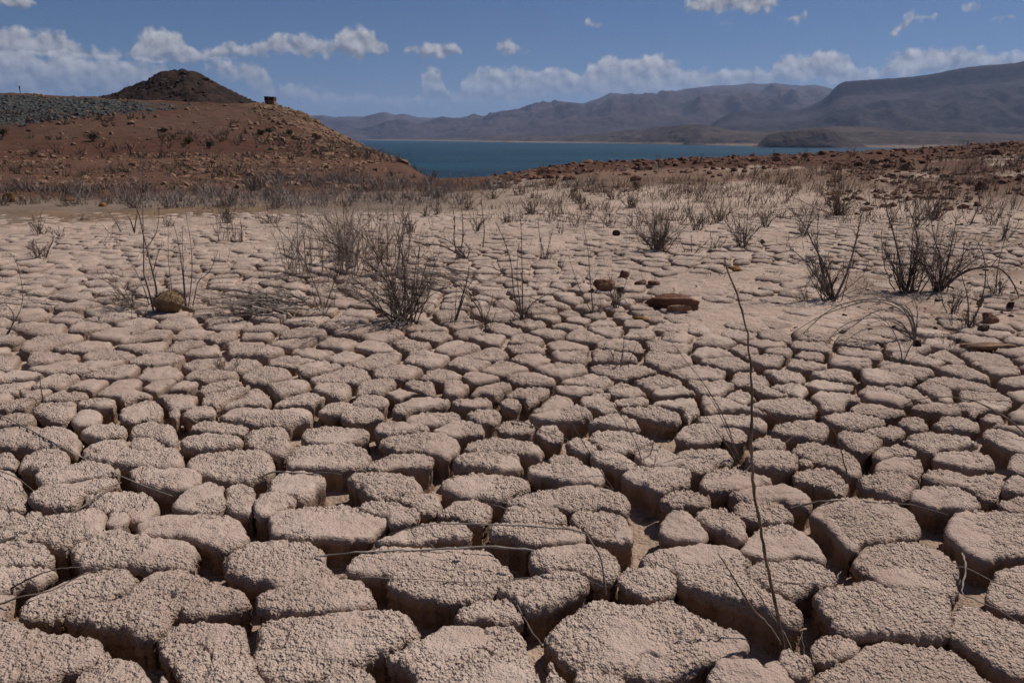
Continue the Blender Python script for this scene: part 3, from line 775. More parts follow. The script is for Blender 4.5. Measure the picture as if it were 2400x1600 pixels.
[(326,2608),(378,2583),(425,2536),(461,2545),(475,2599),(452,2650),(416,2713),(332,2713),(301,2682)],
[(506,2611),(567,2599),(652,2599),(660,2652),(614,2757),(545,2784),(479,2706)],
[(348,2801),(375,2735),(466,2735),(544,2791),(594,2825),(537,2923),(450,2955),(352,2955),(314,2871)],
[(394,2993),(480,2945),(553,2970),(539,3061),(471,3109),(377,3073),(327,3000)],
[(241,2729),(287,2679),(333,2727),(329,2776),(280,2845),(219,2810)],
[(15,2897),(84,2910),(99,2996),(53,3073),(-34,3039),(-69,2934)],
[(159,2822),(208,2834),(218,2899),(179,3005),(129,2988),(103,2902)],
[(119,3044),(194,3029),(284,3046),(360,3089),(357,3165),(258,3219),(149,3163),(71,3100)],
[(-3,3189),(38,3218),(28,3317),(-30,3337),(-55,3233)],
[(-301,2894),(-250,2866),(-181,2897),(-118,2909),(-138,2990),(-208,3039),(-299,3005),(-339,2918)],
[(-155,3044),(-105,3012),(-65,3056),(-54,3154),(-91,3210),(-182,3182),(-210,3121)],
[(-430,3044),(-341,3029),(-268,3061),(-230,3121),(-264,3182),(-367,3163),(-460,3127),(-480,3051)],
[(-536,2882),(-484,2882),(-390,2897),(-354,2937),(-390,3005),(-493,3030),(-582,3005),(-584,2918)],
[(547,2256),(619,2275),(670,2275),(686,2318),(643,2377),(573,2377),(507,2320)],
[(571,3114),(629,3079),(686,3046),(750,3061),(761,3165),(654,3219),(528,3219),(483,3176)],
[(507,3266),(600,3266),(662,3327),(634,3379),(522,3368),(481,3311)],
[(-747,3044),(-679,3012),(-623,3044),(-563,3044),(-572,3100),(-635,3182),(-736,3163),(-761,3103)],
[(-689,3225),(-601,3208),(-571,3291),(-642,3368),(-728,3358),(-760,3252)],
[(-491,3118),(-462,3189),(-388,3227),(-294,3260),(-305,3337),(-458,3358),(-542,3277),(-558,3176)],
[(-198,3227),(-114,3246),(-91,3307),(-152,3358),(-259,3337),(-287,3272)],
]
STICKS=[
('stand','dry_stalk','tall brown dry stalk rising upright from the near crack past the middle of the flat',7.5,[(0.680,1.578,-0.050),(0.675,1.582,-0.009),(0.637,1.587,0.134),(0.614,1.592,0.223),(0.583,1.596,0.349),(0.568,1.601,0.435),(0.558,1.605,0.509),(0.557,1.610,0.593),(0.551,1.615,0.653),(0.544,1.619,0.709),(0.525,1.624,0.801),(0.507,1.628,0.857),(0.482,1.633,0.911),(0.474,1.638,0.943)]),
('stand','dry_stalk','thick short grey stalk leaning away at the foot of the tall brown stalk',6.0,[(0.678,1.579,-0.050),(0.659,1.591,0.002),(0.599,1.603,0.069),(0.562,1.615,0.127),(0.529,1.627,0.181),(0.512,1.639,0.202)]),
('stand','dry_stalk','thin grey stalk splitting off between the tall stalk and its leaning neighbour',4.5,[(0.703,1.585,-0.050),(0.693,1.600,-0.017),(0.657,1.615,0.036),(0.629,1.630,0.080),(0.613,1.645,0.103)]),
('stand','dry_stalk','short broken stub just beside the foot of the tall brown stalk',4.0,[(0.714,1.587,-0.050),(0.731,1.617,-0.039),(0.753,1.647,-0.027)]),
('stand','dry_stalk','small upright stub nearest the gap beside the tall stalk',3.0,[(0.729,1.566,-0.050),(0.734,1.596,-0.035),(0.740,1.626,-0.019)]),
('arch','bent_stick','long bent grey stick arching down into a crack, its stem hooked at the end',5.0,[(0.261,1.807,-0.030),(0.258,1.818,0.002),(0.247,1.842,0.069),(0.214,1.861,0.113),(0.174,1.877,0.131),(-0.032,1.943,0.110),(-0.207,1.996,0.083),(-0.299,2.022,0.058),(-0.379,2.046,0.020)]),
('lie','dead_stick','long straight grey stick lying flat beneath the hooked one',5.5,[(0.101,1.958,0.012),(-0.077,1.984,0.012),(-0.208,1.988,0.012),(-0.338,1.975,0.012),(-0.505,1.943,0.012),(-0.580,1.935,0.012)]),
('arch','bent_stick','slanting stick rooted in the crack beside the broad near block, pointing away',4.5,[(0.076,1.586,-0.030),(0.036,1.668,-0.020),(-0.002,1.752,0.000),(-0.055,1.815,-0.005),(-0.189,1.951,-0.022),(-0.247,2.021,-0.005),(-0.324,2.099,0.010),(-0.372,2.145,0.020)]),
('lie','dead_twig','hair-thin pale twig lying across two blocks below the long flat stick',2.0,[(-0.427,1.831,0.012),(-0.233,1.813,0.012),(-0.071,1.820,0.012),(0.153,1.838,0.012),(0.249,1.782,0.012)]),
('lie','dead_stick','dark straight stick slanting across the blocks at the photo edge',6.0,[(-1.566,2.002,0.012),(-1.559,2.010,0.012),(-1.511,2.075,0.012),(-1.472,2.162,0.012),(-1.434,2.281,0.012),(-1.402,2.422,0.012)]),
('lie','dead_stick','thin dark stick slanting over the smooth near block by the photo edge',4.0,[(-1.362,1.698,0.012),(-1.354,1.703,0.012),(-1.278,1.768,0.012),(-1.227,1.816,0.012),(-1.185,1.860,0.012)]),
('arch','bent_stick','bowed thin stick rising from the edge next to the slanting dark stick',4.5,[(-1.422,1.776,-0.030),(-1.412,1.781,-0.020),(-1.360,1.802,0.012),(-1.291,1.828,0.032),(-1.220,1.852,0.028),(-1.194,1.862,0.020)]),
('lie','dead_stick','very long pale stick lying diagonally down toward a dark crack',5.0,[(-2.314,3.114,0.012),(-2.277,3.087,0.012),(-1.932,2.839,0.012),(-1.633,2.624,0.012),(-1.394,2.448,0.012),(-1.172,2.313,0.012)]),
('lie','dead_twig','thin twig crossing under the dark slanting stick',3.0,[(-1.899,2.521,0.012),(-1.757,2.424,0.012),(-1.598,2.292,0.012),(-1.468,2.171,0.012),(-1.320,2.019,0.012)]),
('lie','dead_stick','short thick stick pointing out of a dark hole between blocks',5.5,[(-0.921,2.454,0.012),(-0.892,2.484,0.012),(-0.835,2.508,0.012),(-0.737,2.502,0.012),(-0.624,2.481,0.012)]),
('lie','dead_stick','low curved stick hugging the front of the big cleft block',4.5,[(0.926,2.230,0.012),(1.073,2.281,0.012),(1.176,2.292,0.012),(1.309,2.261,0.012),(1.425,2.181,0.012)]),
('arch','bent_stick','blurred brown arching stick reaching in from the photo edge over small blocks',6.0,[(2.138,2.773,-0.030),(2.106,2.835,0.026),(2.071,2.886,0.064),(1.995,2.972,0.109),(1.935,3.029,0.112),(1.874,3.084,0.095),(1.812,3.140,0.061),(1.778,3.177,0.020)]),
('lie','dead_stick','thin stick lying between two big blocks and running off the edge',3.5,[(1.280,1.882,0.012),(1.336,1.831,0.012),(1.384,1.748,0.012)]),
('lie','dead_stick','pale crooked stick snaking down a deep crack near the edge',4.0,[(1.342,1.959,0.012),(1.301,1.874,0.012),(1.230,1.768,0.012),(1.238,1.735,0.012),(1.268,1.672,0.012),(1.290,1.607,0.012)]),
('stand','dead_twig','short bleached white twig poking out beside the round flat-topped block',4.5,[(0.911,1.850,-0.050),(0.933,1.870,-0.028),(0.945,1.890,-0.022),(0.963,1.910,-0.024)]),
('lie','dead_twig','fine twig lying behind the base of the tall stalk',2.2,[(0.651,1.816,0.012),(0.798,1.809,0.012),(0.896,1.775,0.012)]),
('stand','dry_stalk','slender stalk leaning back from the crack among mid-size blocks',4.0,[(1.216,2.428,-0.050),(1.214,2.440,-0.013),(1.192,2.452,0.084),(1.155,2.464,0.180),(1.106,2.476,0.247),(1.053,2.488,0.298)]),
('stand','dry_stalk','longer of two thin stalks crossing above a shared crack',4.0,[(0.899,2.646,-0.050),(0.880,2.661,0.001),(0.837,2.676,0.098),(0.795,2.691,0.183),(0.730,2.706,0.284)]),
('stand','dry_stalk','shorter of two thin stalks crossing above a shared crack',3.5,[(0.885,2.655,-0.050),(0.860,2.675,0.013),(0.816,2.695,0.072),(0.752,2.715,0.161)]),
('lie','dead_stick','straight thin stick slanting up beside the crossing stalks',3.5,[(0.863,2.514,0.012),(1.014,2.692,0.012),(1.164,2.854,0.012),(1.339,3.052,0.012)]),
('stand','dry_stalk','upright stalk above a grass tuft in a crack',3.5,[(0.531,2.665,-0.050),(0.553,2.685,0.052),(0.570,2.705,0.117),(0.580,2.725,0.170)]),
('stand','dry_stalk','long stalk leaning away behind the crack grass tuft',3.5,[(0.515,2.652,-0.050),(0.488,2.667,0.041),(0.441,2.682,0.132),(0.396,2.697,0.198),(0.351,2.712,0.240)]),
('stand','dry_stalk','stalk tilted back over the wide low block in the middle',3.5,[(0.371,2.482,-0.050),(0.322,2.497,0.029),(0.268,2.512,0.115),(0.225,2.527,0.182),(0.188,2.542,0.245)]),
('lie','dead_twig','short twig lying on the wide low block in the middle',3.0,[(0.353,2.362,0.012),(0.293,2.424,0.012),(0.245,2.472,0.012)]),
('lie','dead_stick','stick slanting over two lumps beyond the middle blocks',4.0,[(-0.001,3.035,0.012),(0.102,2.950,0.012),(0.172,2.870,0.012),(0.227,2.801,0.012)]),
('lie','dead_twig','thin twig across the cleft block behind the hooked stick',3.0,[(-0.071,2.261,0.012),(0.011,2.200,0.012),(0.105,2.143,0.012),(0.176,2.097,0.012)]),
('stand','dry_stalk','long thin stalk leaning far back on the far side of the tall stalk',4.0,[(0.909,2.714,-0.050),(0.840,2.729,0.126),(0.750,2.744,0.271),(0.663,2.759,0.380),(0.610,2.774,0.444)]),
]



def chaikin(p, n=2):
    for _ in range(n):
        q = np.roll(p, -1, 0)
        p = np.stack([p * .82 + q * .18, p * .18 + q * .82], 1).reshape(-1, 2)
    return p


def resample(p, ds):
    q = np.vstack([p, p[:1]])
    seg = np.hypot(*np.diff(q, axis=0).T)
    L = np.concatenate([[0], np.cumsum(seg)])
    n = max(16, int(L[-1] / ds))
    s = np.linspace(0, L[-1], n, endpoint=False)
    return np.stack([np.interp(s, L, q[:, 0]), np.interp(s, L, q[:, 1])], -1)


def sdf(P, poly):
    """signed distance (inside positive) and the nearest outline point"""
    A = poly; B = np.roll(poly, -1, 0)
    e = B - A
    ee = (e ** 2).sum(1) + 1e-12
    w_ = P[:, None, :] - A[None]
    t = np.clip((w_ * e[None]).sum(2) / ee[None], 0, 1)
    d = w_ - t[..., None] * e[None]
    d2 = (d ** 2).sum(2)
    k = d2.argmin(1)
    rows = np.arange(len(P))
    near = A[k] + t[rows, k][:, None] * e[k]
    c1 = (P[:, None, 1] >= A[None, :, 1]) & (P[:, None, 1] < B[None, :, 1])
    c2 = (P[:, None, 1] < A[None, :, 1]) & (P[:, None, 1] >= B[None, :, 1])
    cr = e[None, :, 0] * w_[..., 1] - e[None, :, 1] * w_[..., 0]
    wn = (c1 & (cr > 0)).sum(1) - (c2 & (cr < 0)).sum(1)
    dist = np.sqrt(d2[rows, k])
    return np.where(wn != 0, dist, -dist), near


def mud_block(poly, s, seed, bottom, grow=0.0):
    """one block: pitted domed top, rolled shoulder, rough wall; returns local verts, quads and its centre"""
    c = poly.mean(0)
    outline = resample(chaikin(poly, 2), max(s * 2.2, 0.012))
    wob = 0.010 * (fbm(outline[:, 0] * 26, outline[:, 1] * 26, 3 if s < .008 else 2, seed) - .5) * 2
    if s < .007:
        wob = wob + 0.010 * (vnoise(outline[:, 0] * 95, outline[:, 1] * 95, seed + 4) - .5)
    tang = np.roll(outline, -1, 0) - np.roll(outline, 1, 0)
    nrm = np.stack([tang[:, 1], -tang[:, 0]], -1)
    nrm /= np.linalg.norm(nrm, axis=1)[:, None] + 1e-9
    outline = outline + nrm * (wob + grow)[:, None]
    lo = outline.min(0) - 2 * s; hi = outline.max(0) + 2 * s
    gx = np.arange(lo[0], hi[0], s); gy = np.arange(lo[1], hi[1], s)
    X, Y = np.meshgrid(gx, gy, indexing='ij')
    P = np.stack([X.ravel(), Y.ravel()], -1)
    f = np.empty(len(P)); near = np.empty_like(P)
    for a in range(0, len(P), 20000):
        f[a:a + 20000], near[a:a + 20000] = sdf(P[a:a + 20000], outline)
    F2 = f.reshape(X.shape)
    inside = F2 > 0.25 * s
    nb = np.zeros_like(inside)
    ip = np.pad(inside, 1)
    for dx in (0, 1, 2):
        for dy in (0, 1, 2):
            nb |= ip[dx:dx + X.shape[0], dy:dy + X.shape[1]]
    snap = nb & ~inside
    use = inside | snap
    P2 = P.copy()
    sm = snap.ravel()
    P2[sm] = near[sm]
    ff = np.where(sm, 0, np.maximum(f, 0))
    ok = use[:-1, :-1] & use[1:, :-1] & use[1:, 1:] & use[:-1, 1:]
    anyin = inside[:-1, :-1] | inside[1:, :-1] | inside[1:, 1:] | inside[:-1, 1:]
    ok &= anyin
    if ok.sum() < 4:
        return None
    I = np.arange(X.size).reshape(X.shape)
    q = np.stack([I[:-1, :-1], I[1:, :-1], I[1:, 1:], I[:-1, 1:]], -1)[ok]
    used = np.unique(q)
    mp = np.full(X.size, -1); mp[used] = np.arange(len(used))
    q = mp[q]; P2 = P2[used]; ff = ff[used]
    size = math.sqrt(abs(np.sum(outline[:, 0] * np.roll(outline[:, 1], -1) - np.roll(outline[:, 0], -1) * outline[:, 1])) / 2)
    Rr = (0.016 + 0.014 * ((seed * 37) % 10) / 10) * min(1.0, size / 0.2)
    far = min(1.0, max(0.0, (c[1] - 2.6) / 3.0))
    Rr *= 1 + 0.35 * far
    qq = np.clip(ff / Rr, 0, 1)
    drop = Rr * (1 - np.sqrt(np.clip(1 - (1 - qq) ** 2, 0, 1))) * 0.95
    dome = 0.07 * np.minimum(ff, 0.10)
    tilt = ((seed * 13) % 11 - 5) * 0.006 * (P2[:, 0] - c[0]) + ((seed * 29) % 11 - 5) * 0.006 * (P2[:, 1] - c[1])
    o4 = 4 if s < .012 else 2
    lumps = 0.022 * (fbm(P2[:, 0] * 9, P2[:, 1] * 9, o4, 71, .55) - .5) + 0.006 * (fbm(P2[:, 0] * 40, P2[:, 1] * 40, 2, 75) - .5)
    # hairline splits wandering over some tops
    ln = np.abs(fbm(P2[:, 0] * 5 + seed, P2[:, 1] * 5, 3, 83) - .5)
    split = -0.012 * np.clip(1 - ln / 0.012, 0, 1) * (vnoise(P2[:, 0] * 3, P2[:, 1] * 3, 88) > .55)
    z = dome - drop + tilt * (1 + .3 * far) + lumps + split + ((seed * 7) % 9 - 4) * 0.0025 * (1 - .4 * far)
    # popcorn crust: salt-puffed knobs with pits between, worn smooth in patches
    px = P2[:, 0] + 0.010 * (vnoise(P2[:, 0] * 55, P2[:, 1] * 55, 31) - .5); py = P2[:, 1] + 0.010 * (vnoise(P2[:, 0] * 55, P2[:, 1] * 55, 32) - .5)
    patch = 0.28 + 0.72 * sstep(.35, .52, fbm(P2[:, 0] * 7, P2[:, 1] * 7, 3, 36))
    edge = 1 + 0.5 * (1 - qq)
    ks = max(1.0, s / 0.0045)
    knob = 0.55 - worley(px * 66 / ks, py * 66 / ks, 51)
    pit = 0.5 - worley(px * 120 / ks, py * 120 / ks, 57)
    z = z + (0.0095 * knob + 0.0070 * pit) * patch * edge * min(1.35, ks)
    tone = np.clip(0.45 + 0.9 * (fbm(P2[:, 0] * 2.2, P2[:, 1] * 2.2, 3, 61) - .5) + 0.5 * (fbm(P2[:, 0] * 17, P2[:, 1] * 17, 3, 63) - .5) + 0.45 * knob * patch, 0, 1)
    V = np.column_stack([P2, z])
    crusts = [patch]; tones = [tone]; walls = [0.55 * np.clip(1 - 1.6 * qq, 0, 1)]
    # wall
    ed = np.concatenate([q[:, [0, 1]], q[:, [1, 2]], q[:, [2, 3]], q[:, [3, 0]]])
    key = np.sort(ed, 1); key = key[:, 0].astype(np.int64) * (len(V) + 1) + key[:, 1]
    uq, inv, cnt = np.unique(key, return_inverse=True, return_counts=True)
    be = ed[cnt[inv] == 1]
    d_ = V[be[:, 1], :2] - V[be[:, 0], :2]
    en = np.stack([d_[:, 1], -d_[:, 0]], -1)
    vn = np.zeros((len(V), 2))
    np.add.at(vn, be[:, 0], en); np.add.at(vn, be[:, 1], en)
    bv = np.unique(be)
    bn = vn[bv] / (np.linalg.norm(vn[bv], axis=1)[:, None] + 1e-9)
    nl = 9 if s < 0.006 else (5 if s < 0.011 else 2)
    rings = []
    prev = bv
    mp2 = np.full(len(V), -1); mp2[bv] = np.arange(len(bv))
    allV = [V]; allQ = [q]; base = len(V)
    ze = V[bv, 2]
    a = be[:, 0]; b_ = be[:, 1]
    ia, ib = mp2[a], mp2[b_]
    up_a, up_b = a, b_
    for k in range(1, nl + 1):
        tk = k / nl
        off = -0.010 * math.sin(math.pi * tk) + 0.0045 * math.sin(k * 2.4 + seed) + 0.030 * max(0, tk - .72) / .28
        nz = 0.016 * (fbm(V[bv, 0] * 30 + k * .9, V[bv, 1] * 30, 3, seed + 3) - .5) + 0.012 * (vnoise(V[bv, 0] * 90, V[bv, 1] * 90, 5) - .5)
        pos = V[bv, :2] + bn * (off + nz * min(1, 2 * tk))[:, None]
        zz = ze + (bottom - ze) * tk
        ring = np.column_stack([pos, zz])
        allV.append(ring)
        drip = fbm(V[bv, 0] * 38, V[bv, 1] * 38, 3, 77)
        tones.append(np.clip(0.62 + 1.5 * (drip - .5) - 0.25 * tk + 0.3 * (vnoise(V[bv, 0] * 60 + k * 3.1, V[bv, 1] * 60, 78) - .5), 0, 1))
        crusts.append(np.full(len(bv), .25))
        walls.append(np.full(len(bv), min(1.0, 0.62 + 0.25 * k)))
        dn_a, dn_b = base + ia, base + ib
        allQ.append(np.stack([up_b, up_a, dn_a, dn_b], -1))
        up_a, up_b = dn_a, dn_b
        base += len(bv)
    V = np.concatenate(allV)
    V[:, 0] -= c[0]; V[:, 1] -= c[1]
    return V, np.concatenate(allQ), c, np.concatenate(tones), np.concatenate(walls), np.concatenate(crusts)


traced = [np.array(p, float) / 1000 for p in BLOCKS]
# free seeds for the blocks between and beyond
seeds = []
cell = {}


def try_seed(x, y, dmin):
    kx_, ky_ = int(x // .45), int(y // .45)
    for a in (-1, 0, 1):
        for b_ in (-1, 0, 1):
            for (px, py) in cell.get((kx_ + a, ky_ + b_), ()):
                if (px - x) ** 2 + (py - y) ** 2 < dmin * dmin:
                    return False
    cell.setdefault((kx_, ky_), []).append((x, y))
    seeds.append((x, y))
    return True


tr_c = np.array([p.mean(0) for p in traced]); tr_r = np.array([np.linalg.norm(p - p.mean(0), axis=1).max() for p in traced])


def trace_clear(P, near=None):
    """distance from points to the nearest traced outline (negative inside)"""
    best = np.full(len(P), 9.0)
    pool = range(len(traced)) if near is None else np.where(np.linalg.norm(tr_c - near, axis=1) < tr_r + .35)[0]
    for k in pool:
        c_, r_, p = tr_c[k], tr_r[k], traced[k]
        d = np.linalg.norm(P - c_, axis=1) - r_
        m = d < 0.25
        if m.any():
            f_, _ = sdf(P[m], p)
            best[m] = np.minimum(best[m], -f_)
    return best


prs = random.Random(5)
cand = []
for _ in range(80000):
    y = 0.75 + 12.2 * prs.random() ** .7
    x = prs.uniform(-1, 1) * (0.71 * y + 0.5)
    cand.append((x, y))
cand = np.array(cand)
clear = np.full(len(cand), 9.0)
nearm = cand[:, 1] < 4.2
clear[nearm] = trace_clear(cand[nearm])
dn = 0.165 - 0.04 * sstep(2.4, 3.6, cand[:, 1]) + (0.15 - .04 * sstep(2.4, 3.6, cand[:, 1])) * fbm(cand[:, 0] * 1.2, cand[:, 1] * 1.2, 2, 99) + 0.002 * cand[:, 1]
for (x, y), cl, d in zip(cand, clear, dn):
    if cl < 0.085:
        continue
    try_seed(x, y, d if cl > .2 else .13)
seeds = np.array(seeds)
ANG = np.linspace(0, 2 * math.pi, 36, endpoint=False)
DIR = np.stack([np.cos(ANG), np.sin(ANG)], -1)
free = []
for k, p in enumerate(seeds):
    if p[1] > 12.4:
        continue
    d = seeds - p
    dd = (d ** 2).sum(1)
    m = (dd > 1e-9) & (dd < 0.9)
    dj = d[m]; L2 = dd[m]
    dots = DIR @ dj.T
    gap = 0.004 + 0.036 * fbm((p[0] + dj[:, 0] / 2) * 4, (p[1] + dj[:, 1] / 2) * 4, 2, 13) + 0.006
    if p[1] > 4:
        gap = gap * 1.1
    lim = np.where(dots > 1e-6, (L2 / 2 - np.sqrt(L2) * gap / 2)[None] / np.maximum(dots, 1e-6), 9)
    r = np.minimum(lim.min(1), 0.30)
    if p[1] < 4.3:
        steps = np.linspace(0.02, 0.30, 15)
        pts = p + DIR[:, None, :] * steps[None, :, None]
        cl = trace_clear(pts.reshape(-1, 2), p).reshape(36, 15)
        hit = cl < 0.022
        first = np.where(hit.any(1), steps[hit.argmax(1)] - 0.02, 9)
        r = np.minimum(r, first)
    if r.mean() < 0.035:
        continue
    r = np.maximum(r, 0.015)
    free.append(p + DIR * r[:, None])

blocks = [(p, True) for p in traced] + [(p, False) for p in free]
cents = np.array([p.mean(0) for p, _ in blocks])
inview = (np.abs(cents[:, 0]) < 0.70 * cents[:, 1] + 0.12) & (cents[:, 1] > 1.25)
rank = np.where(inview, np.hypot(cents[:, 0], cents[:, 1]), 99)
rank[:len(traced)] -= 50
order = np.argsort(rank)
single = set(order[:296].tolist())
lz = land(cents[:, 0], cents[:, 1])
lz = lz - 0.016 * (1 - sstep(0.006, 0.03, floor_depth(cents[:, 0], cents[:, 1])))
fd = floor_depth(cents[:, 0], cents[:, 1])
restV, restQ, nb_ = [], [], 0
restT, restW, restC = [], [], []
for k, (p, isT) in enumerate(blocks):
    dist = math.hypot(*cents[k])
    s = max(0.0034, 0.0025 * dist) if k in single else 0.0035 * dist
    if not inview[k] and not isT:
        s = max(0.02, s * 1.5)
    res = mud_block(p, s, k + 1, -fd[k] - 0.03, 0.0065 if isT else 0.0)
    if res is None:
        continue
    V, Q, c, tn, wl, cr_ = res
    if k in single:
        me = make_mesh('mud_block', V, Q)
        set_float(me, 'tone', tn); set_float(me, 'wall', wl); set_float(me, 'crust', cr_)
        o = add_obj('mud_block', me, MUD, ground)
        o.location = (c[0], c[1], float(lz[k]))
    else:
        restV.append(V + np.array([c[0], c[1], lz[k]])); restQ.append(Q + nb_); nb_ += len(V); restT.append(tn); restW.append(wl); restC.append(cr_)
fm = make_mesh('mud_block_field', np.concatenate(restV), np.concatenate(restQ))
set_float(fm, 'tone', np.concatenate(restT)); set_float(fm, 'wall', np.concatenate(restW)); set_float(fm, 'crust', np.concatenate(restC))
add_obj('mud_block_field', fm, MUD, ground, kind='stuff')

# ------------------------------------------------------------------ tubes and stems
class Tubes:
    """collects tapering tubes; all tubes of one length are built together"""
    def __init__(self):
        self.items = {}

    @property
    def v(self):
        return self.items

    def add(self, pts, radii, sides=4):
        if len(pts) > 1:
            self.items.setdefault((len(pts), sides), []).append((pts, radii))

    def mesh(self, name):
        vs, qs, n0 = [], [], 0
        for (k, sides), lst in self.items.items():
            P = np.array([a for a, _ in lst], float); Rd = np.array([r for _, r in lst], float)
            m = len(P)
            T = np.empty_like(P)
            T[:, 1:-1] = P[:, 2:] - P[:, :-2]; T[:, 0] = P[:, 1] - P[:, 0]; T[:, -1] = P[:, -1] - P[:, -2]
            T /= np.linalg.norm(T, axis=2, keepdims=True) + 1e-9
            ref = np.where(np.abs(T[..., 2:3]) > .9, np.array([1., 0, 0]), np.array([0, 0, 1.]))
            A = np.cross(T, ref); A /= np.linalg.norm(A, axis=2, keepdims=True) + 1e-9
            B = np.cross(T, A)
            an = np.linspace(0, 2 * math.pi, sides, endpoint=False)
            ring = P[:, :, None] + (A[:, :, None] * np.cos(an)[:, None] + B[:, :, None] * np.sin(an)[:, None]) * Rd[:, :, None, None]
            i = n0 + np.arange(m * k * sides).reshape(m, k, sides); j = np.roll(i, -1, 2)
            vs.append(ring.reshape(-1, 3))
            qs.append(np.stack([i[:, :-1], i[:, 1:], j[:, 1:], j[:, :-1]], -1).reshape(-1, 4))
            n0 += m * k * sides
        return make_mesh(name, np.concatenate(vs), np.concatenate(qs))


def smooth_path(pts, n):
    """Catmull-Rom through the points, n samples"""
    P = np.asarray(pts, float)
    if len(P) == 2:
        return P[0] + (P[1] - P[0]) * np.linspace(0, 1, n)[:, None]
    L = np.concatenate([[0], np.cumsum(np.linalg.norm(np.diff(P, axis=0), axis=1))])
    s = np.linspace(0, L[-1], n)
    Q = np.vstack([2 * P[0] - P[1], P, 2 * P[-1] - P[-2]])
    out = []
    for x in s:
        i = min(np.searchsorted(L, x, 'right') - 1, len(P) - 2)
        t = (x - L[i]) / (L[i + 1] - L[i] + 1e-9)
        p0, p1, p2, p3 = Q[i], Q[i + 1], Q[i + 2], Q[i + 3]
        out.append(.5 * (2 * p1 + (p2 - p0) * t + (2 * p0 - 5 * p1 + 4 * p2 - p3) * t * t + (3 * p1 - p0 - 3 * p2 + p3) * t ** 3))
    return np.array(out)


def grow(base, az, lean0, lean1, L, rs, n=9, jit=0.09):
    p = np.array(base, float); out = [p.copy()]
    a = az
    for k in range(n - 1):
        t = k / (n - 2)
        lean = lean0 + (lean1 - lean0) * t + rs.gauss(0, jit)
        a += rs.gauss(0, jit * 1.3)
        p = p + np.array([math.sin(a) * math.sin(lean), math.cos(a) * math.sin(lean), math.cos(lean)]) * L / (n - 1)
        out.append(p.copy())
    return np.array(out)


def branch_out(tb, path, r0, rs, count, length, level=1, sides=3, ang=0.6):
    """side twigs leaving a stem (all at once)"""
    if count < 1:
        return
    r = np.random.default_rng(rs.randrange(1 << 30))
    path = np.asarray(path, float)
    if path.ndim == 2:
        path = path[None]
    for lev in range(level + 1):
        m, k = path.shape[:2]
        cnt = count if lev == 0 else 2
        par = np.repeat(np.arange(m), cnt)
        n = len(par)
        f = r.uniform(.22, .97, n) * (k - 1)
        i = np.minimum(f.astype(int), k - 2)
        a = path[par, i]; b = path[par, i + 1]
        p = a + (b - a) * (f - i)[:, None]
        d = b - a; d /= np.linalg.norm(d, axis=1)[:, None] + 1e-9
        sd_ = r.normal(0, 1, (n, 3)); sd_[:, 2] = sd_[:, 2] * .6 + .25
        sd_ -= d * (sd_ * d).sum(1)[:, None]; sd_ /= np.linalg.norm(sd_, axis=1)[:, None] + 1e-9
        th = r.normal(ang, .18, n)[:, None]
        v = d * np.cos(th) + sd_ * np.sin(th)
        L = length * r.uniform(.3, 1.0, n) * (1 - .5 * f / k)
        pts = [p]
        for j in range(4):
            v = v + r.normal(0, .13, (n, 3)) + np.array([0, 0, .05])
            v /= np.linalg.norm(v, axis=1)[:, None]
            pts.append(pts[-1] + v * (L / 4)[:, None])
        P = np.stack(pts, 1)
        rr = (r0 * (.62 - .25 * f / k))[:, None] * np.linspace(1, .35, 5)
        tb.items.setdefault((5, sides), []).extend(zip(P, rr))
        path = P; length *= .6; r0 *= .7; ang = .7


def ground_z(x, y):
    return float(surface(np.array([x]), np.array([y]))[0])


def stand_path(pts, y0, rs, dep=0.0):
    """traced stem set upright at the distance y0, leaning dep metres in depth"""
    n = len(pts); out = []
    for i, (u, v) in enumerate(pts):
        y = y0 + dep * i / max(1, n - 1)
        rx, ry, rz = ray(u, v)
        k = y / ry
        out.append((rx * k, y, EYE + rz * k))
    return np.array(out)


SHRUB_GROUP = 'dead shrubs on the mud flat'


_MARCH = np.concatenate([np.geomspace(.8, 30, 900), np.geomspace(30.05, 130, 700)])


def base_point(u, v):
    """stand point of a plant or stone: where its sight line first meets the land"""
    rx, ry, rz = ray(u, v)
    k = _MARCH / ry
    zl = land(rx * k, _MARCH)
    under = EYE + rz * k <= zl
    i = int(under.argmax()) if under.any() else int(np.argmin(EYE + rz * k - zl))
    return float(rx * k[i]), float(_MARCH[i]), float(zl[i])


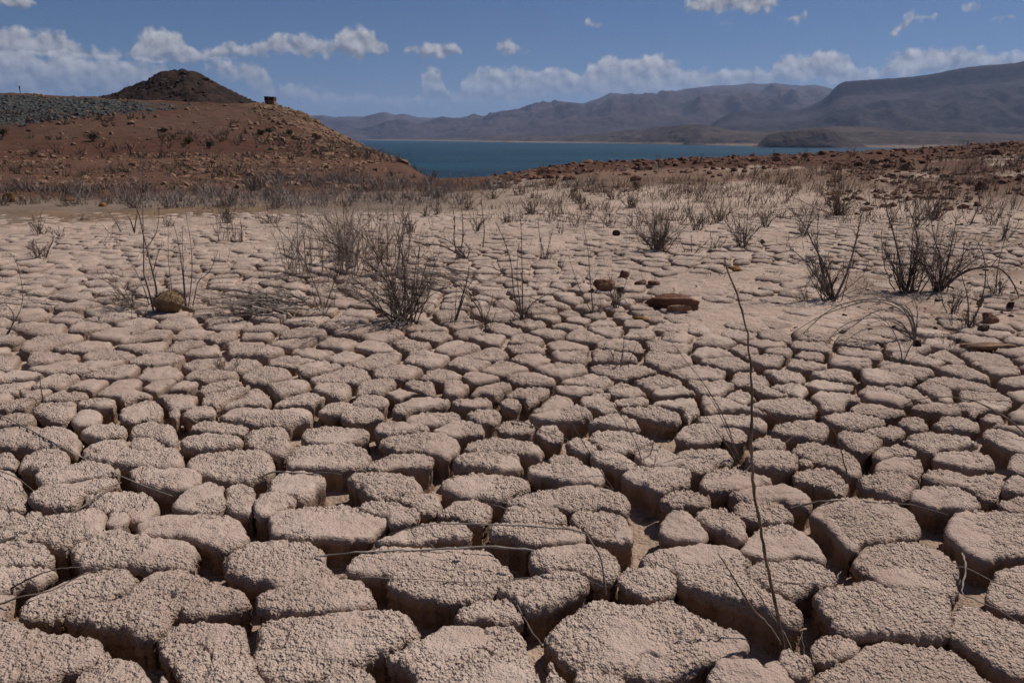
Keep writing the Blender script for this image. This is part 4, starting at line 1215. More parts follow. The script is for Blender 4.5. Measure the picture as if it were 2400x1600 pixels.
def shrub(u, v, hpx, wpx, n, style, label, mat=None, seed=0, traced_stems=(), twigs=9, thick=1.0, whole=False, name='dry_shrub', cat='shrub', group=SHRUB_GROUP):
    rs = random.Random(seed * 77 + int(u) * 3 + int(v))
    x, y, z = base_point(u, v)
    depth = y / ray(u, v)[1]
    H = hpx * depth / F; W = wpx * depth / F
    mat = mat or TWIG
    px = depth / F * 2.34            # metres per picture pixel
    rmin = px * 0.23
    r0 = max(0.0058 * thick * (0.6 + 0.6 * H), rmin * 1.7)
    lmax = math.atan2(W * .5, H) * 1.7 + .15
    stems = []
    for k in range(n):
        az = rs.uniform(0, 2 * math.pi)
        if style == 'thicket':
            bx = x + rs.uniform(-.42, .42) * W; by = y + rs.uniform(-.25, .25) * W
            path = grow((bx, by, z - .04), az, rs.uniform(0, .45), rs.uniform(-.25, .75), H * rs.uniform(.3, 1.1), rs, 11, .17)
        elif style == 'lie':
            bx = x + rs.uniform(-.3, .5) * W; by = y + rs.uniform(-.16, .16) * W
            path = grow((bx, by, z + rs.uniform(.01, .11)), -math.pi / 2 + rs.gauss(0, .35), rs.uniform(1.25, 1.5), rs.uniform(1.5, 1.72), W * rs.uniform(.35, .95), rs, 10, .07)
        elif style == 'droop':
            lf = rs.choice([-1, -1, -1, 1])
            az = math.pi / 2 * lf + rs.gauss(0, .5)
            path = grow((x + rs.gauss(0, .03), y + rs.gauss(0, .03), z - .04), az, rs.uniform(.15, .5), rs.uniform(1.5, 2.2), max(H, W) * rs.uniform(.6, 1.15), rs, 11, .06)
        else:
            ln = lmax * (rs.random() ** .5)
            path = grow((x + rs.gauss(0, .02 + .03 * W), y + rs.gauss(0, .02 + .03 * W), z - .05), az, ln * rs.uniform(.5, 1.1), ln * rs.uniform(-.1, 2.1), H * rs.uniform(.32, 1.08) / max(.55, math.cos(ln * .8)), rs, 11, .16)
        stems.append((path, r0 * rs.uniform(.65, 1.15)))
    for st in traced_stems:
        pts, dep = st[0], st[1]
        rr = r0 * (st[2] if len(st) > 2 else 1.25)
        pth = stand_path(pts, y, rs, dep)
        stems.append((smooth_path(pth, max(8, 3 * len(pts))), rr))
    tw_l = max(.10, .34 * H)
    twigs = int(twigs * (1.8 if depth < 9 else 1.2))
    near = depth < 7.5
    if whole:
        tb = Tubes()
        for path, r in stems:
            tb.add(path, np.linspace(r, max(rmin * .7, r * .3), len(path)), 3)
            branch_out(tb, path, max(r * .8, rmin * 1.4), rs, twigs, tw_l, 1 if depth < 8.5 else 0)
        o = add_obj(name, tb.mesh(name), mat, label=label, category=cat, group=group)
        me = o.data
        off = np.empty(len(me.vertices) * 3, np.float32); me.vertices.foreach_get('co', off)
        off = off.reshape(-1, 3) - np.array([x, y, z], np.float32); me.vertices.foreach_set('co', off.ravel())
        o.location = (x, y, z)
        return o
    root = add_obj(name, None, None, label=label, category=cat, group=group)
    root.location = (x, y, z)
    for path, r in stems:
        tb = Tubes()
        path = path - np.array([x, y, z])
        tb.add(path, np.linspace(r, max(rmin * .7, r * .28), len(path)), 5)
        sm_ = mat if rs.random() < .68 else rs.choice([TWIG_GREY, TWIG_PALE, TWIG_BROWN])
        st_o = add_obj('stem', tb.mesh('stem'), sm_, root)
        if twigs:
            t2 = Tubes()
            branch_out(t2, path, max(r * .75, rmin * 1.4), rs, twigs, tw_l, 1)
            if t2.v:
                add_obj('twigs', t2.mesh('twigs'), sm_, st_o, kind='stuff')
    return root


def px(*flat):
    return [(flat[i], flat[i + 1]) for i in range(0, len(flat), 2)]


# near and middle shrubs, one by one
shrub(944, 753, 245, 250, 30, 'bush', 'largest dark dead shrub, dense stems fanning from a black base mid-flat', TWIG, 1,
      [(px(944, 753, 925, 690, 890, 640, 840, 600, 790, 575, 749, 553), .25), (px(940, 750, 915, 660, 880, 590, 840, 545, 795, 516), .3),
       (px(948, 750, 950, 660, 944, 600, 925, 520, 915, 445), .15, 1.0), (px(950, 750, 972, 700, 978, 650, 985, 560), .1, 1.0), (px(955, 750, 990, 716, 1012, 690, 1035, 682), .0, .9),
       (px(940, 752, 915, 720, 880, 690, 850, 668), .1, .9)], twigs=7, thick=.9)
shrub(745, 645, 175, 215, 30, 'thicket', 'thicket of grey upright stems behind the largest dark shrub', TWIG_GREY, 2, twigs=6, thick=.8)
shrub(866, 642, 185, 190, 30, 'thicket', 'reddish-brown twiggy thicket just behind the largest dark shrub', TWIG_BROWN, 3, twigs=9, thick=.7)
shrub(810, 610, 180, 240, 20, 'bush', 'loose grey shrub between the two thickets', TWIG_GREY, 4, twigs=7, thick=.8)
shrub(758, 727, 95, 95, 12, 'bush', 'small dark shrub with one very long stem arching far over the mud', TWIG, 5,
      [(px(758, 727, 735, 660, 700, 590, 650, 535, 600, 505, 558, 486), .3, 1.0), (px(760, 727, 780, 670, 800, 620), .1)], twigs=4)
shrub(1091, 606, 40, 60, 5, 'bush', 'black fallen dead branch with thick limbs lying beside an upright stem', TWIG, 6,
      [(px(1095, 606, 1060, 588, 1030, 574, 995, 576), .1, 2.2), (px(1095, 606, 1066, 575, 1040, 560, 1010, 548), .2, 1.6), (px(1070, 590, 1064, 560, 1066, 520, 1062, 496), .1, 1.6),
       (px(1080, 590, 1085, 550, 1083, 500, 1078, 470), .1, 1.3), (px(1095, 606, 1100, 585, 1085, 565), .1, 1.3)], twigs=6, thick=1.3, name='fallen_branch', cat='branch')
shrub(1131, 582, 30, 20, 1, 'bush', 'single thick dark stem curving upright beyond the fallen branch', TWIG, 7, [(px(1131, 584, 1135, 540, 1130, 490, 1128, 460, 1134, 442), .05, 1.7)], twigs=3, name='dead_sapling', cat='sapling')
shrub(1066, 754, 60, 40, 2, 'V', 'forked stout stems leaning apart next to the largest shrub', TWIG, 8,
      [(px(1066, 756, 1082, 700, 1094, 660, 1100, 621), .1, 2.0), (px(1068, 754, 1090, 690, 1105, 660, 1116, 655), .05, 1.3), (px(1066, 755, 1069, 690, 1068, 640), .1, .8)], twigs=4)
shrub(1133, 755, 60, 60, 5, 'bush', 'low shrub whose two stems sweep back toward the largest shrub', TWIG, 9,
      [(px(1133, 755, 1120, 720, 1085, 680, 1050, 650, 1020, 629), .2, 1.2), (px(1133, 755, 1125, 715, 1105, 690, 1085, 675), .1, 1.2), (px(1136, 755, 1150, 715, 1155, 690), 0, .8)], twigs=4)
shrub(1225, 748, 70, 50, 9, 'bush', 'spindly shrub with a tall pale stalk and one bent arm, mid-flat', TWIG, 10,
      [(px(1225, 748, 1224, 650, 1222, 560, 1219, 488), .1, 1.1), (px(1222, 748, 1205, 690, 1198, 620, 1180, 560, 1161, 520), .2, 1.3), (px(1228, 748, 1241, 718, 1270, 696, 1300, 685, 1313, 677), -.05, 1.2),
       (px(1222, 748, 1190, 722, 1160, 700, 1130, 685), .1, .8), (px(1224, 748, 1212, 650, 1216, 570), .1, .9)], twigs=5)
shrub(1277, 607, 60, 45, 4, 'bush', 'V-shaped thin shrub behind the spindly one with the bent arm', TWIG, 11, [(px(1277, 607, 1266, 560, 1262, 520, 1268, 498), .1), (px(1278, 607, 1290, 560, 1297, 530), .1)], twigs=5)
shrub(1390, 732, 45, 40, 7, 'bush', 'thin shrub with one tall leaning stalk between the red rocks', TWIG, 12,
      [(px(1390, 732, 1384, 660, 1377, 580, 1364, 516), .15, 1.1), (px(1386, 732, 1365, 690, 1345, 640, 1333, 600), .1, .8)], twigs=4)
shrub(1442, 719, 100, 45, 9, 'bush', 'sparse upright shrub in front of the small dark rock', TWIG, 13, [(px(1442, 719, 1460, 700, 1472, 715, 1482, 733), -.1, 1.0), (px(1442, 718, 1468, 660, 1477, 628), .1, .7)], twigs=4)
shrub(1541, 586, 110, 115, 36, 'bush', 'dense rounded dark shrub beyond the red boulder', TWIG, 14, twigs=9)
shrub(1738, 577, 100, 70, 16, 'bush', 'shrub of straight stems with a square black base beyond the tall stalk', TWIG, 15, [(px(1728, 577, 1722, 520, 1708, 470, 1698, 425), .1, 1.1), (px(1745, 577, 1752, 510, 1757, 450), .1, 1.1)], twigs=5)
shrub(1631, 538, 85, 50, 15, 'bush', 'upright narrow shrub between two rounder ones beyond the red boulder', TWIG, 16, twigs=6)
shrub(1685, 517, 70, 60, 22, 'bush', 'rounded brown shrub with a tan stone in it', TWIG_BROWN, 17, twigs=8, whole=True)
shrub(1794, 533, 75, 50, 15, 'bush', 'fan-shaped shrub right behind the square-based one', TWIG, 18, twigs=6, whole=True)
shrub(1621, 594, 55, 28, 5, 'bush', 'tiny thin shrub with a pale tip on bare mud', TWIG, 19, twigs=4, whole=True)
shrub(1681, 584, 52, 30, 6, 'bush', 'tiny curled shrub between the dense shrub and the square-based one', TWIG, 20, twigs=6, whole=True)
shrub(1951, 702, 150, 130, 16, 'V', 'big open shrub of two thick crossing stems by the silt', TWIG, 21,
      [(px(1958, 700, 1985, 640, 2005, 570, 2019, 503), .1, 2.0), (px(1955, 700, 1940, 640, 1905, 570, 1880, 520, 1850, 490), .2, 1.7), (px(1950, 702, 1915, 650, 1880, 605, 1848, 580), .1, 1.4),
       (px(1945, 700, 1925, 630, 1915, 560, 1920, 500), .1, 1.2), (px(1948, 700, 1935, 660, 1920, 600, 1900, 540), .15, 1.2)], twigs=7, thick=1.1)
shrub(2125, 682, 165, 120, 20, 'bush', 'tall dark shrub of upright stems next to the one with a drooping arm', TWIG, 22,
      [(px(2120, 682, 2110, 620, 2095, 550, 2080, 500, 2071, 449), .15, 1.6), (px(2128, 682, 2135, 610, 2140, 540), .1, 1.3), (px(2118, 682, 2090, 620, 2070, 570), .1, 1.1), (px(2128, 682, 2150, 560, 2120, 470, 2100, 440), .2, 1.0)], twigs=7, thick=1.1)
shrub(2204, 682, 165, 130, 17, 'bush', 'dark shrub with a thick arm arching over and drooping to the edge', TWIG, 23,
      [(px(2204, 682, 2240, 650, 2280, 630, 2340, 628, 2375, 665, 2392, 710), -.2, 2.2), (px(2200, 682, 2170, 630, 2140, 600), .1, 1.5), (px(2200, 682, 2205, 610, 2190, 560, 2180, 500), .15, 1.4),
       (px(2206, 682, 2225, 600, 2243, 508), .1, 1.3), (px(2215, 675, 2270, 620, 2320, 590, 2395, 570), .2, 1.3), (px(2205, 682, 2250, 620, 2262, 560), .1, 1.1)], twigs=7, thick=1.1)
shrub(2145, 800, 60, 60, 4, 'droop', 'grey shrub with a sheaf of stems arching over flat to one side', TWIG_PALE, 24,
      [(px(2145, 795, 2140, 750, 2110, 715, 2060, 702, 2000, 706, 1940, 730, 1862, 800), .1, 1.6), (px(2143, 795, 2130, 745, 2090, 715, 2040, 706, 1980, 720, 1915, 745, 1850, 785), .15, 1.4),
       (px(2145, 795, 2128, 740, 2085, 725, 2040, 735, 1990, 770, 1945, 790), .0, 1.4), (px(2146, 795, 2135, 730, 2100, 708, 2050, 690, 2000, 688), .2, 1.2),
       (px(2140, 798, 2110, 755, 2060, 745, 2000, 752, 1960, 775, 1940, 800), -.1, 1.2), (px(2145, 795, 2150, 740, 2146, 710, 2135, 690), .1, 1.0),
       (px(2142, 797, 2095, 770, 2050, 765, 2000, 785, 1955, 830), -.15, 1.0), (px(2143, 797, 2120, 770, 2080, 750, 2030, 760), -.05, 1.1), (px(2144, 796, 2125, 735, 2080, 700, 2020, 665, 1990, 655), .3, 1.0)], twigs=6)
shrub(2115, 850, 50, 40, 5, 'bush', 'small forked twig plant in front of the arching grey shrub', TWIG, 25, [(px(2115, 850, 2110, 815, 2090, 770, 2060, 740, 2010, 720), .1, 1.0), (px(2116, 850, 2135, 810, 2150, 785), .0, .9)], twigs=3)
shrub(2223, 731, 85, 50, 9, 'bush', 'short upright dark shrub below the drooping-arm shrub', TWIG, 26, twigs=5)
shrub(2272, 766, 80, 60, 7, 'bush', 'tangled shrub with a hoop-shaped stem among small dark rocks', TWIG, 27,
      [(px(2272, 766, 2295, 720, 2309, 660, 2307, 610, 2290, 565, 2262, 560), .1, 1.3), (px(2270, 766, 2268, 700, 2255, 650, 2245, 620), .1, 1.2), (px(2276, 766, 2330, 740, 2370, 735), -.1, .9)], twigs=5)
shrub(2334, 690, 80, 45, 9, 'bush', 'thin straight-stemmed shrub near the photo edge', TWIG, 28, [(px(2334, 690, 2340, 620, 2355, 560, 2372, 490), .1, .9)], twigs=5)
shrub(2223, 810, 42, 34, 5, 'bush', 'tiny tuft of stems on the silt by the flat slab of earth', TWIG, 29, twigs=3)
shrub(1889, 702, 45, 26, 6, 'bush', 'tiny tuft beside the big crossing-stem shrub', TWIG, 30, twigs=3)
shrub(1914, 648, 70, 70, 9, 'bush', 'leafless shrub half hidden behind the big crossing-stem shrub', TWIG, 31, twigs=6)
shrub(1965, 502, 120, 140, 40, 'bush', 'widest brown shrub on the bank behind the crossing-stem shrub', TWIG_BROWN, 32, twigs=9, whole=True)
shrub(1885, 550, 100, 70, 14, 'bush', 'dark shrub on the slope, black at its base', TWIG, 33, twigs=7, whole=True)
shrub(2145, 532, 120, 75, 18, 'bush', 'tall twiggy shrub behind the upright dark one', TWIG, 34, twigs=8, whole=True)
shrub(2189, 512, 85, 70, 18, 'bush', 'grey-brown shrub just past the tall twiggy one', TWIG_BROWN, 35, twigs=8, whole=True)
shrub(2277, 525, 40, 30, 2, 'V', 'forked dead sapling leaning over on the rubble bank', TWIG, 36, [(px(2275, 525, 2290, 490, 2300, 455, 2310, 432), .1, 2.0), (px(2288, 495, 2320, 480, 2355, 462), .1, 1.3), (px(2296, 470, 2290, 440, 2288, 425), .1, 1.2)], twigs=5, name='dead_sapling', cat='sapling')
shrub(2326, 525, 65, 55, 12, 'bush', 'faint thin shrub past the leaning forked sapling', TWIG, 37, twigs=6, whole=True)
shrub(2355, 560, 100, 60, 9, 'bush', 'thin tall shrub at the very edge of the mud', TWIG, 38, twigs=6, whole=True)
# far-left flat
shrub(92, 604, 62, 70, 14, 'bush', 'dark shrub with a crooked stub, nearest of the cluster at the far left', TWIG, 40, [(px(108, 604, 116, 580, 124, 565, 121, 548), .1, 2.0)], twigs=5)
shrub(90, 549, 62, 48, 16, 'bush', 'upright bushy shrub behind the crooked-stub shrub', TWIG, 41, twigs=7, whole=True)
shrub(139, 556, 36, 32, 8, 'bush', 'small low shrub beside the upright bushy one at far left', TWIG, 42, twigs=5, whole=True)
shrub(189, 515, 22, 20, 8, 'bush', 'tiny shrub on the pale rim of the mud at far left', TWIG, 43, twigs=4, whole=True)
shrub(284, 544, 10, 12, 1, 'V', 'leaning bare sapling tilted left on the mud', TWIG, 44, [(px(284, 544, 272, 520, 262, 505, 250, 492), .1, 2.2), (px(272, 522, 266, 528, 262, 534), .0, 1.2)], twigs=2, name='dead_sapling', cat='sapling')
shrub(315, 546, 10, 12, 1, 'V', 'short forked sapling behind the tall forked one', TWIG_BROWN, 45, [(px(315, 546, 309, 525, 302, 508, 294, 498), .05, 1.7), (px(315, 546, 318, 520, 322, 500, 323, 480), .1, 2.0)], twigs=2, name='dead_sapling', cat='sapling')
shrub(369, 736, 20, 20, 1, 'V', 'tall forked dead sapling leaning on the rounded lump', TWIG, 46,
      [(px(369, 736, 366, 676, 352, 615, 337, 554, 328, 513, 320, 486, 299, 452, 284, 421), .35, 2.3), (px(360, 730, 347, 676, 337, 640, 337, 590, 335, 520, 333, 460, 326, 428), .3, 1.8),
       (px(345, 582, 358, 560, 369, 535, 374, 488), .2, 1.2), (px(358, 640, 372, 590, 385, 572), .1, 1.0), (px(350, 715, 335, 670, 310, 620, 285, 580, 236, 522), .2, 1.0), (px(363, 650, 385, 650, 395, 680), .1, .8)], twigs=5, name='dead_sapling', cat='sapling')
shrub(437, 719, 12, 18, 2, 'V', 'group of thin bare stalks standing beside the rounded lump', TWIG, 47,
      [(px(434, 718, 428, 640, 418, 570, 405, 517), .1, 1.4), (px(437, 718, 430, 640, 428, 580, 427, 528), .1, 1.4), (px(442, 718, 450, 640, 447, 570, 434, 491), .15, 1.4), (px(452, 716, 465, 660, 490, 638, 510, 590), .05, 1.3),
       (px(403, 682, 395, 610, 394, 530), .1, .7)], twigs=3)
shrub(310, 720, 15, 25, 3, 'bush', 'sheaf of bowed stems sweeping left from the sapling foot', TWIG_PALE, 48,
      [(px(310, 720, 285, 690, 250, 660, 204, 640), .1, 1.2), (px(308, 720, 280, 680, 240, 655, 195, 660), .15, 1.1), (px(312, 720, 290, 675, 255, 640, 232, 630), .2, 1.1), (px(314, 720, 310, 690, 325, 672, 338, 668), .0, 1.8)], twigs=4)
shrub(640, 738, 60, 200, 38, 'lie', 'heap of fallen grey stems lying flat across the cracked blocks', TWIG_PALE, 49,
      [(px(660, 738, 640, 710, 600, 690, 540, 678, 452, 678), .05, 1.5), (px(655, 736, 620, 712, 560, 695, 500, 700, 455, 690), .05, 1.3), (px(650, 736, 600, 722, 540, 712, 470, 705), .03, 1.3),
       (px(640, 735, 580, 728, 520, 722, 460, 726), .02, 1.2), (px(630, 735, 570, 718, 510, 690, 460, 665), .08, 1.1), (px(655, 738, 610, 735, 560, 735, 500, 738), .0, 1.1), (px(662, 736, 680, 715, 710, 706, 735, 690), .05, 1.6)], twigs=4, thick=1.25, name='brushwood', cat='brushwood')
shrub(531, 522, 75, 48, 22, 'bush', 'narrow dense shrub with a tall central stalk on the far rim of the mud', TWIG, 50, twigs=7, whole=True)
shrub(540, 566, 62, 75, 20, 'thicket', 'low row of separate stems on mud below the narrow dense shrub', TWIG_BROWN, 51, twigs=4, whole=True)
shrub(636, 522, 42, 62, 26, 'bush', 'low spreading dark shrub on the far rim, wider than tall', TWIG, 52, twigs=6, whole=True)
shrub(398, 530, 30, 30, 12, 'bush', 'small brown shrub behind the thin bare stalks', TWIG_BROWN, 53, twigs=5, whole=True)
shrub(25, 790, 40, 60, 3, 'droop', 'tangle of thin hooped stems at the photo edge beside the near mud', TWIG, 54,
      [(px(-5, 800, 20, 780, 32, 745, 20, 718, -10, 712), .1, 1.2), (px(-10, 690, 10, 690, 38, 689), .1, 1.2), (px(5, 800, 50, 720, 48, 650, 30, 600, -5, 580), .2, .8)], twigs=4)
shrub(960, 547, 62, 45, 16, 'bush', 'upright shrub behind the fallen branch', TWIG, 55, twigs=7, whole=True)
shrub(1029, 500, 42, 36, 14, 'bush', 'small dark shrub at the brush edge above the fallen branch', TWIG, 56, twigs=6, whole=True)
shrub(999, 507, 36, 30, 12, 'bush', 'small shrub paired with the dark one at the brush edge', TWIG, 57, twigs=6, whole=True)
shrub(1117, 538, 56, 55, 18, 'bush', 'bushy shrub behind the single curving stem', TWIG, 58, twigs=7, whole=True)
shrub(1245, 501, 46, 55, 24, 'bush', 'dense dark fan-shaped shrub in the middle of the far flat', TWIG, 59, twigs=7, whole=True)
shrub(1189, 520, 42, 36, 16, 'bush', 'grey shrub left of the dense fan-shaped one', TWIG_BROWN, 60, twigs=6, whole=True)
shrub(1290, 518, 40, 40, 10, 'bush', 'thin pale shrub right of the dense fan-shaped one', TWIG_GREY, 61, twigs=5, whole=True)
shrub(1317, 547, 65, 34, 6, 'bush', 'very thin shrub with two tall wisps on the far flat', TWIG, 62, twigs=5, whole=True)
shrub(1350, 533, 38, 26, 7, 'bush', 'small reddish wisp of a shrub on the far flat', TWIG_BROWN, 63, twigs=6, whole=True)
shrub(1426, 532, 66, 44, 9, 'bush', 'shrub with a single upright stem and low side twigs by a grey rock', TWIG, 64, twigs=7, whole=True)
shrub(1374, 490, 38, 36, 9, 'bush', 'branching shrub at the far rim between the two open patches', TWIG, 65, twigs=7, whole=True)
shrub(1478, 486, 64, 46, 20, 'bush', 'tall brown shrub at the far rim beyond the dense rounded one', TWIG_BROWN, 66, twigs=8, whole=True)
# small plants in the near cracks
shrub(1451, 857, 85, 36, 8, 'bush', 'small spiky shrub alone on the blocks below the red boulder', TWIG, 70, twigs=3)
shrub(522, 864, 52, 36, 8, 'bush', 'small spiky shrub alone on the blocks nearest the lying stems', TWIG, 71, twigs=3)
shrub(566, 985, 28, 24, 7, 'bush', 'tiny black tuft squeezed in a crack near the small holes', TWIG, 72, twigs=2)
shrub(1507, 1099, 55, 34, 16, 'bush', 'dark grass-like tuft in a crack under two long stalks', TWIG, 73, twigs=1, thick=.7)
shrub(95, 943, 62, 8, 1, 'V', 'single short upright twig on the mud near the photo edge', TWIG, 74, [(px(103, 946, 97, 915, 93, 880), .02, 1.0)], twigs=0, name='dead_twig', cat='twig')
shrub(1560, 800, 24, 40, 5, 'bush', 'little heap of pale broken twigs on the silt', TWIG_PALE, 75, twigs=3)
shrub(730, 885, 30, 22, 4, 'bush', 'short crossed twigs on the far side of the middle blocks', TWIG, 76, twigs=1)

shrub(1060, 668, 40, 230, 30, 'lie', 'litter of grey fallen stems lying flat behind the largest dark shrub', TWIG_GREY, 77, twigs=4, name='brushwood', cat='brushwood')
shrub(318, 726, 18, 70, 18, 'lie', 'black clump of broken twigs at the foot of the forked sapling', TWIG, 78, twigs=5, thick=.9, name='brushwood', cat='brushwood')
shrub(80, 720, 20, 150, 8, 'lie', 'few grey fallen stems on the blocks at far left', TWIG_GREY, 79, twigs=3, name='brushwood', cat='brushwood')
shrub(1181, 643, 12, 40, 2, 'lie', 'short thick dead branch lying alone mid-flat', TWIG, 80, [(px(1184, 640, 1172, 628, 1164, 612), .05, 1.8), (px(1186, 640, 1150, 646, 1120, 648), .02, 1.8), (px(1180, 638, 1150, 626, 1105, 618), .05, 1.6)], twigs=2, name='fallen_branch', cat='branch')

# the bushes with leaves left on the hillside
def leafy(u, v, hpx, wpx, label, d, seed):
    rs = np.random.default_rng(seed)
    x = (u - 1200) / FX * d; z = float(land(np.array([x]), np.array([d]))[0])
    H = hpx * d / F; W = wpx * d / F
    root = add_obj('desert_bush', None, None, label=label, category='bush', group='green bushes at the foot of the hill')
    root.location = (x, d, z)
    tb = Tubes(); r_ = random.Random(seed)
    for k in range(14):
        pth = grow((0, 0, -.1), r_.uniform(0, 6.28), .2, r_.uniform(.2, 1.1), H * .9, r_, 6, .1)
        tb.add(pth, np.linspace(.02, .006, 6), 3)
    add_obj('branches', tb.mesh('branches'), TWIG, root)
    n = 900
    p = rs.normal(0, 1, (n, 3)); p /= np.linalg.norm(p, axis=1)[:, None]
    p *= (rs.random((n, 1)) ** .4) * (0.75 + .35 * np.sin(p[:, :1] * 5 + seed))
    c = p * np.array([W / 2, W / 2, H / 2]) + np.array([0, 0, H * .52])
    d1 = rs.normal(0, 1, (n, 3)); d1 /= np.linalg.norm(d1, axis=1)[:, None]
    d2 = np.cross(d1, rs.normal(0, 1, (n, 3))); d2 /= np.linalg.norm(d2, axis=1)[:, None]
    s = rs.uniform(.03, .07, (n, 1)) * max(.6, H)
    V = np.stack([c - d1 * s, c + d2 * s * .5, c + d1 * s, c - d2 * s * .5], 1).reshape(-1, 3)
    add_obj('foliage', make_mesh('foliage', V, np.arange(4 * n).reshape(-1, 4)), BUSH, root)


leafy(217, 366, 26, 46, 'largest dusty green bush at the foot of the hillside', 44, 1)
leafy(440, 365, 16, 26, 'green bush next to the first pale strip under the hill', 44, 2)
leafy(488, 372, 20, 22, 'green bush between the two pale strips under the hill', 42, 3)
leafy(612, 362, 12, 20, 'first of three small dark bushes under the hut', 52, 4)
leafy(632, 356, 12, 22, 'second of three small dark bushes under the hut', 54, 5)
leafy(680, 352, 14, 18, 'third of three small dark bushes under the hut, nearest the flank', 54, 6)
leafy(8, 360, 20, 34, 'green bush at the photo edge below the grey scree', 46, 7)
leafy(385, 352, 12, 26, 'low dark bush above the rock band beside the largest green bush', 50, 8)

# ------------------------------------------------------------------ sticks in the near cracks
for mode, nm, lab, r, pts in STICKS:
    P = np.array(pts)
    path = smooth_path(P, 4 * len(P))
    if mode == 'lie':
        path[:, 2] += -0.004 + 0.006 * np.sin(np.linspace(0, 9, len(path)))
    rs = random.Random(len(lab))
    path = path + np.array([[rs.gauss(0, .0011), rs.gauss(0, .0011), rs.gauss(0, .0008)] for _ in path])
    o0 = path[0].copy()
    rad = r * .001 * .62
    tb = Tubes()
    rr = np.linspace(rad, rad * (.55 if mode == 'lie' else .35), len(path)) * np.array([1 + .35 * (rs.random() < .22) + rs.uniform(-.1, .1) for _ in path])
    tb.add(path - o0, rr, 6)
    mat = TWIG_TAN if 'brown' in lab else (TWIG_PALE if ('pale' in lab or 'white' in lab or 'grey' in lab) else TWIG)
    o = add_obj(nm, tb.mesh(nm), mat, label=lab, category=nm.split('_')[1], group='loose sticks and stalks on the near mud')
    o.location = o0

# ------------------------------------------------------------------ rocks
def ico(sub):
    t = (1 + 5 ** .5) / 2
    V = [(-1, t, 0), (1, t, 0), (-1, -t, 0), (1, -t, 0), (0, -1, t), (0, 1, t), (0, -1, -t), (0, 1, -t), (t, 0, -1), (t, 0, 1), (-t, 0, -1), (-t, 0, 1)]
    Fc = [(0, 11, 5), (0, 5, 1), (0, 1, 7), (0, 7, 10), (0, 10, 11), (1, 5, 9), (5, 11, 4), (11, 10, 2), (10, 7, 6), (7, 1, 8), (3, 9, 4), (3, 4, 2), (3, 2, 6), (3, 6, 8), (3, 8, 9), (4, 9, 5), (2, 4, 11), (6, 2, 10), (8, 6, 7), (9, 8, 1)]
    V = [np.array(v) / np.linalg.norm(v) for v in V]
    for _ in range(sub):
        mid = {}; nf_ = []

        def m(a, b):
            k = (min(a, b), max(a, b))
            if k not in mid:
                p = V[a] + V[b]; V.append(p / np.linalg.norm(p)); mid[k] = len(V) - 1
            return mid[k]
        for a, b, c in Fc:
            x, y, z = m(a, b), m(b, c), m(c, a)
            nf_ += [(a, x, z), (b, y, x), (c, z, y), (x, y, z)]
        Fc = nf_
    return np.array(V), np.array(Fc)


ICO = {k: ico(k) for k in (0, 1, 3)}


def rock_mesh(name, w_, d_, h_, seed, sub=3, blocky=15):
    r = np.random.default_rng(seed)
    V, T = ICO[sub]
    n = r.normal(0, 1, (blocky, 3)); n /= np.linalg.norm(n, axis=1)[:, None]
    n = np.vstack([n, [[0, 0, 1]], [[0, 0, -1]]])
    hh = r.uniform(.55, .98, len(n))
    rad = np.min(np.where(V @ n.T > .05, hh / np.maximum(V @ n.T, .05), 1.25), 1)
    P = V * np.minimum(rad, 1.15)[:, None]
    P = P * (1 + .14 * (fbm(P[:, 0] * 3 + seed, P[:, 1] * 3 + P[:, 2] * 2, 3, seed) - .5)[:, None] * 2)
    P = P / np.abs(P).max(0) * np.array([w_ / 2, d_ / 2, h_ / 2])
    return make_mesh(name, P, None, T, smooth=False)


def rock(u0, u1, v0, v1, label, mat, seed, depth_ratio=.7, name='rock', group='rocks lying on the mud flat', flat=False):
    x, y, z = base_point((u0 + u1) / 2, v1)
    dep = y / ray((u0 + u1) / 2, v1)[1]
    W = (u1 - u0) * dep / F
    D = W * depth_ratio
    Hh = max(.03, (v1 - v0) * dep / F * (1.0 if not flat else .8) - 0.35 * D * EYE / max(y, 1))
    o = add_obj(name, rock_mesh(name, W, D, Hh * 1.35, seed), mat, label=label, category='rock', group=group)
    o.location = (x, y + D * .4, z + Hh * .30)
    o.rotation_euler = (0, 0, random.Random(seed).uniform(-.25, .25))
    return o


rock(1515, 1645, 687, 724, 'big flat reddish boulder on the silt behind the tall stalk', ROCK_RED, 3, .55)
rock(1563, 1624, 715, 732, 'small grey-brown slab leaning in front of the big reddish boulder', ROCK_TAN, 4, .4)
rock(1386, 1444, 655, 683, 'reddish boulder next to the thin leaning shrub', ROCK_RED, 5, .7)
rock(1448, 1477, 631, 650, 'small dark red rock behind the reddish boulder', ROCK_RED, 6)
rock(1430, 1455, 540, 552, 'grey-brown rock beyond the red ones on the far flat', ROCK_DARK, 7)
rock(1703, 1743, 622, 634, 'flat orange-brown rock just past the tip of the tall stalk', ROCK_OCHRE, 8, .6, flat=True)
rock(1488, 1517, 655, 669, 'first of two small red-brown rocks above the big reddish boulder', ROCK_RED, 9)
rock(1519, 1550, 655, 669, 'second of two small red-brown rocks above the big reddish boulder', ROCK_RED, 10)
rock(1780, 1795, 557, 570, 'small pointed grey stone by the square-based shrub', ROCK_GREY, 11)
rock(1482, 1528, 741, 753, 'flat ochre stone level with the mud below the big reddish boulder', ROCK_OCHRE, 12, .6, flat=True)
rock(1447, 1467, 671, 684, 'small dark stone touching the sparse upright shrub', ROCK_DARK, 13)
rock(2302, 2347, 730, 760, 'dark reddish rock under the drooping shrub arm', ROCK_RED, 14)
rock(2361, 2381, 706, 723, 'small dark rock at the photo edge above the dark reddish one', ROCK_DARK, 15)
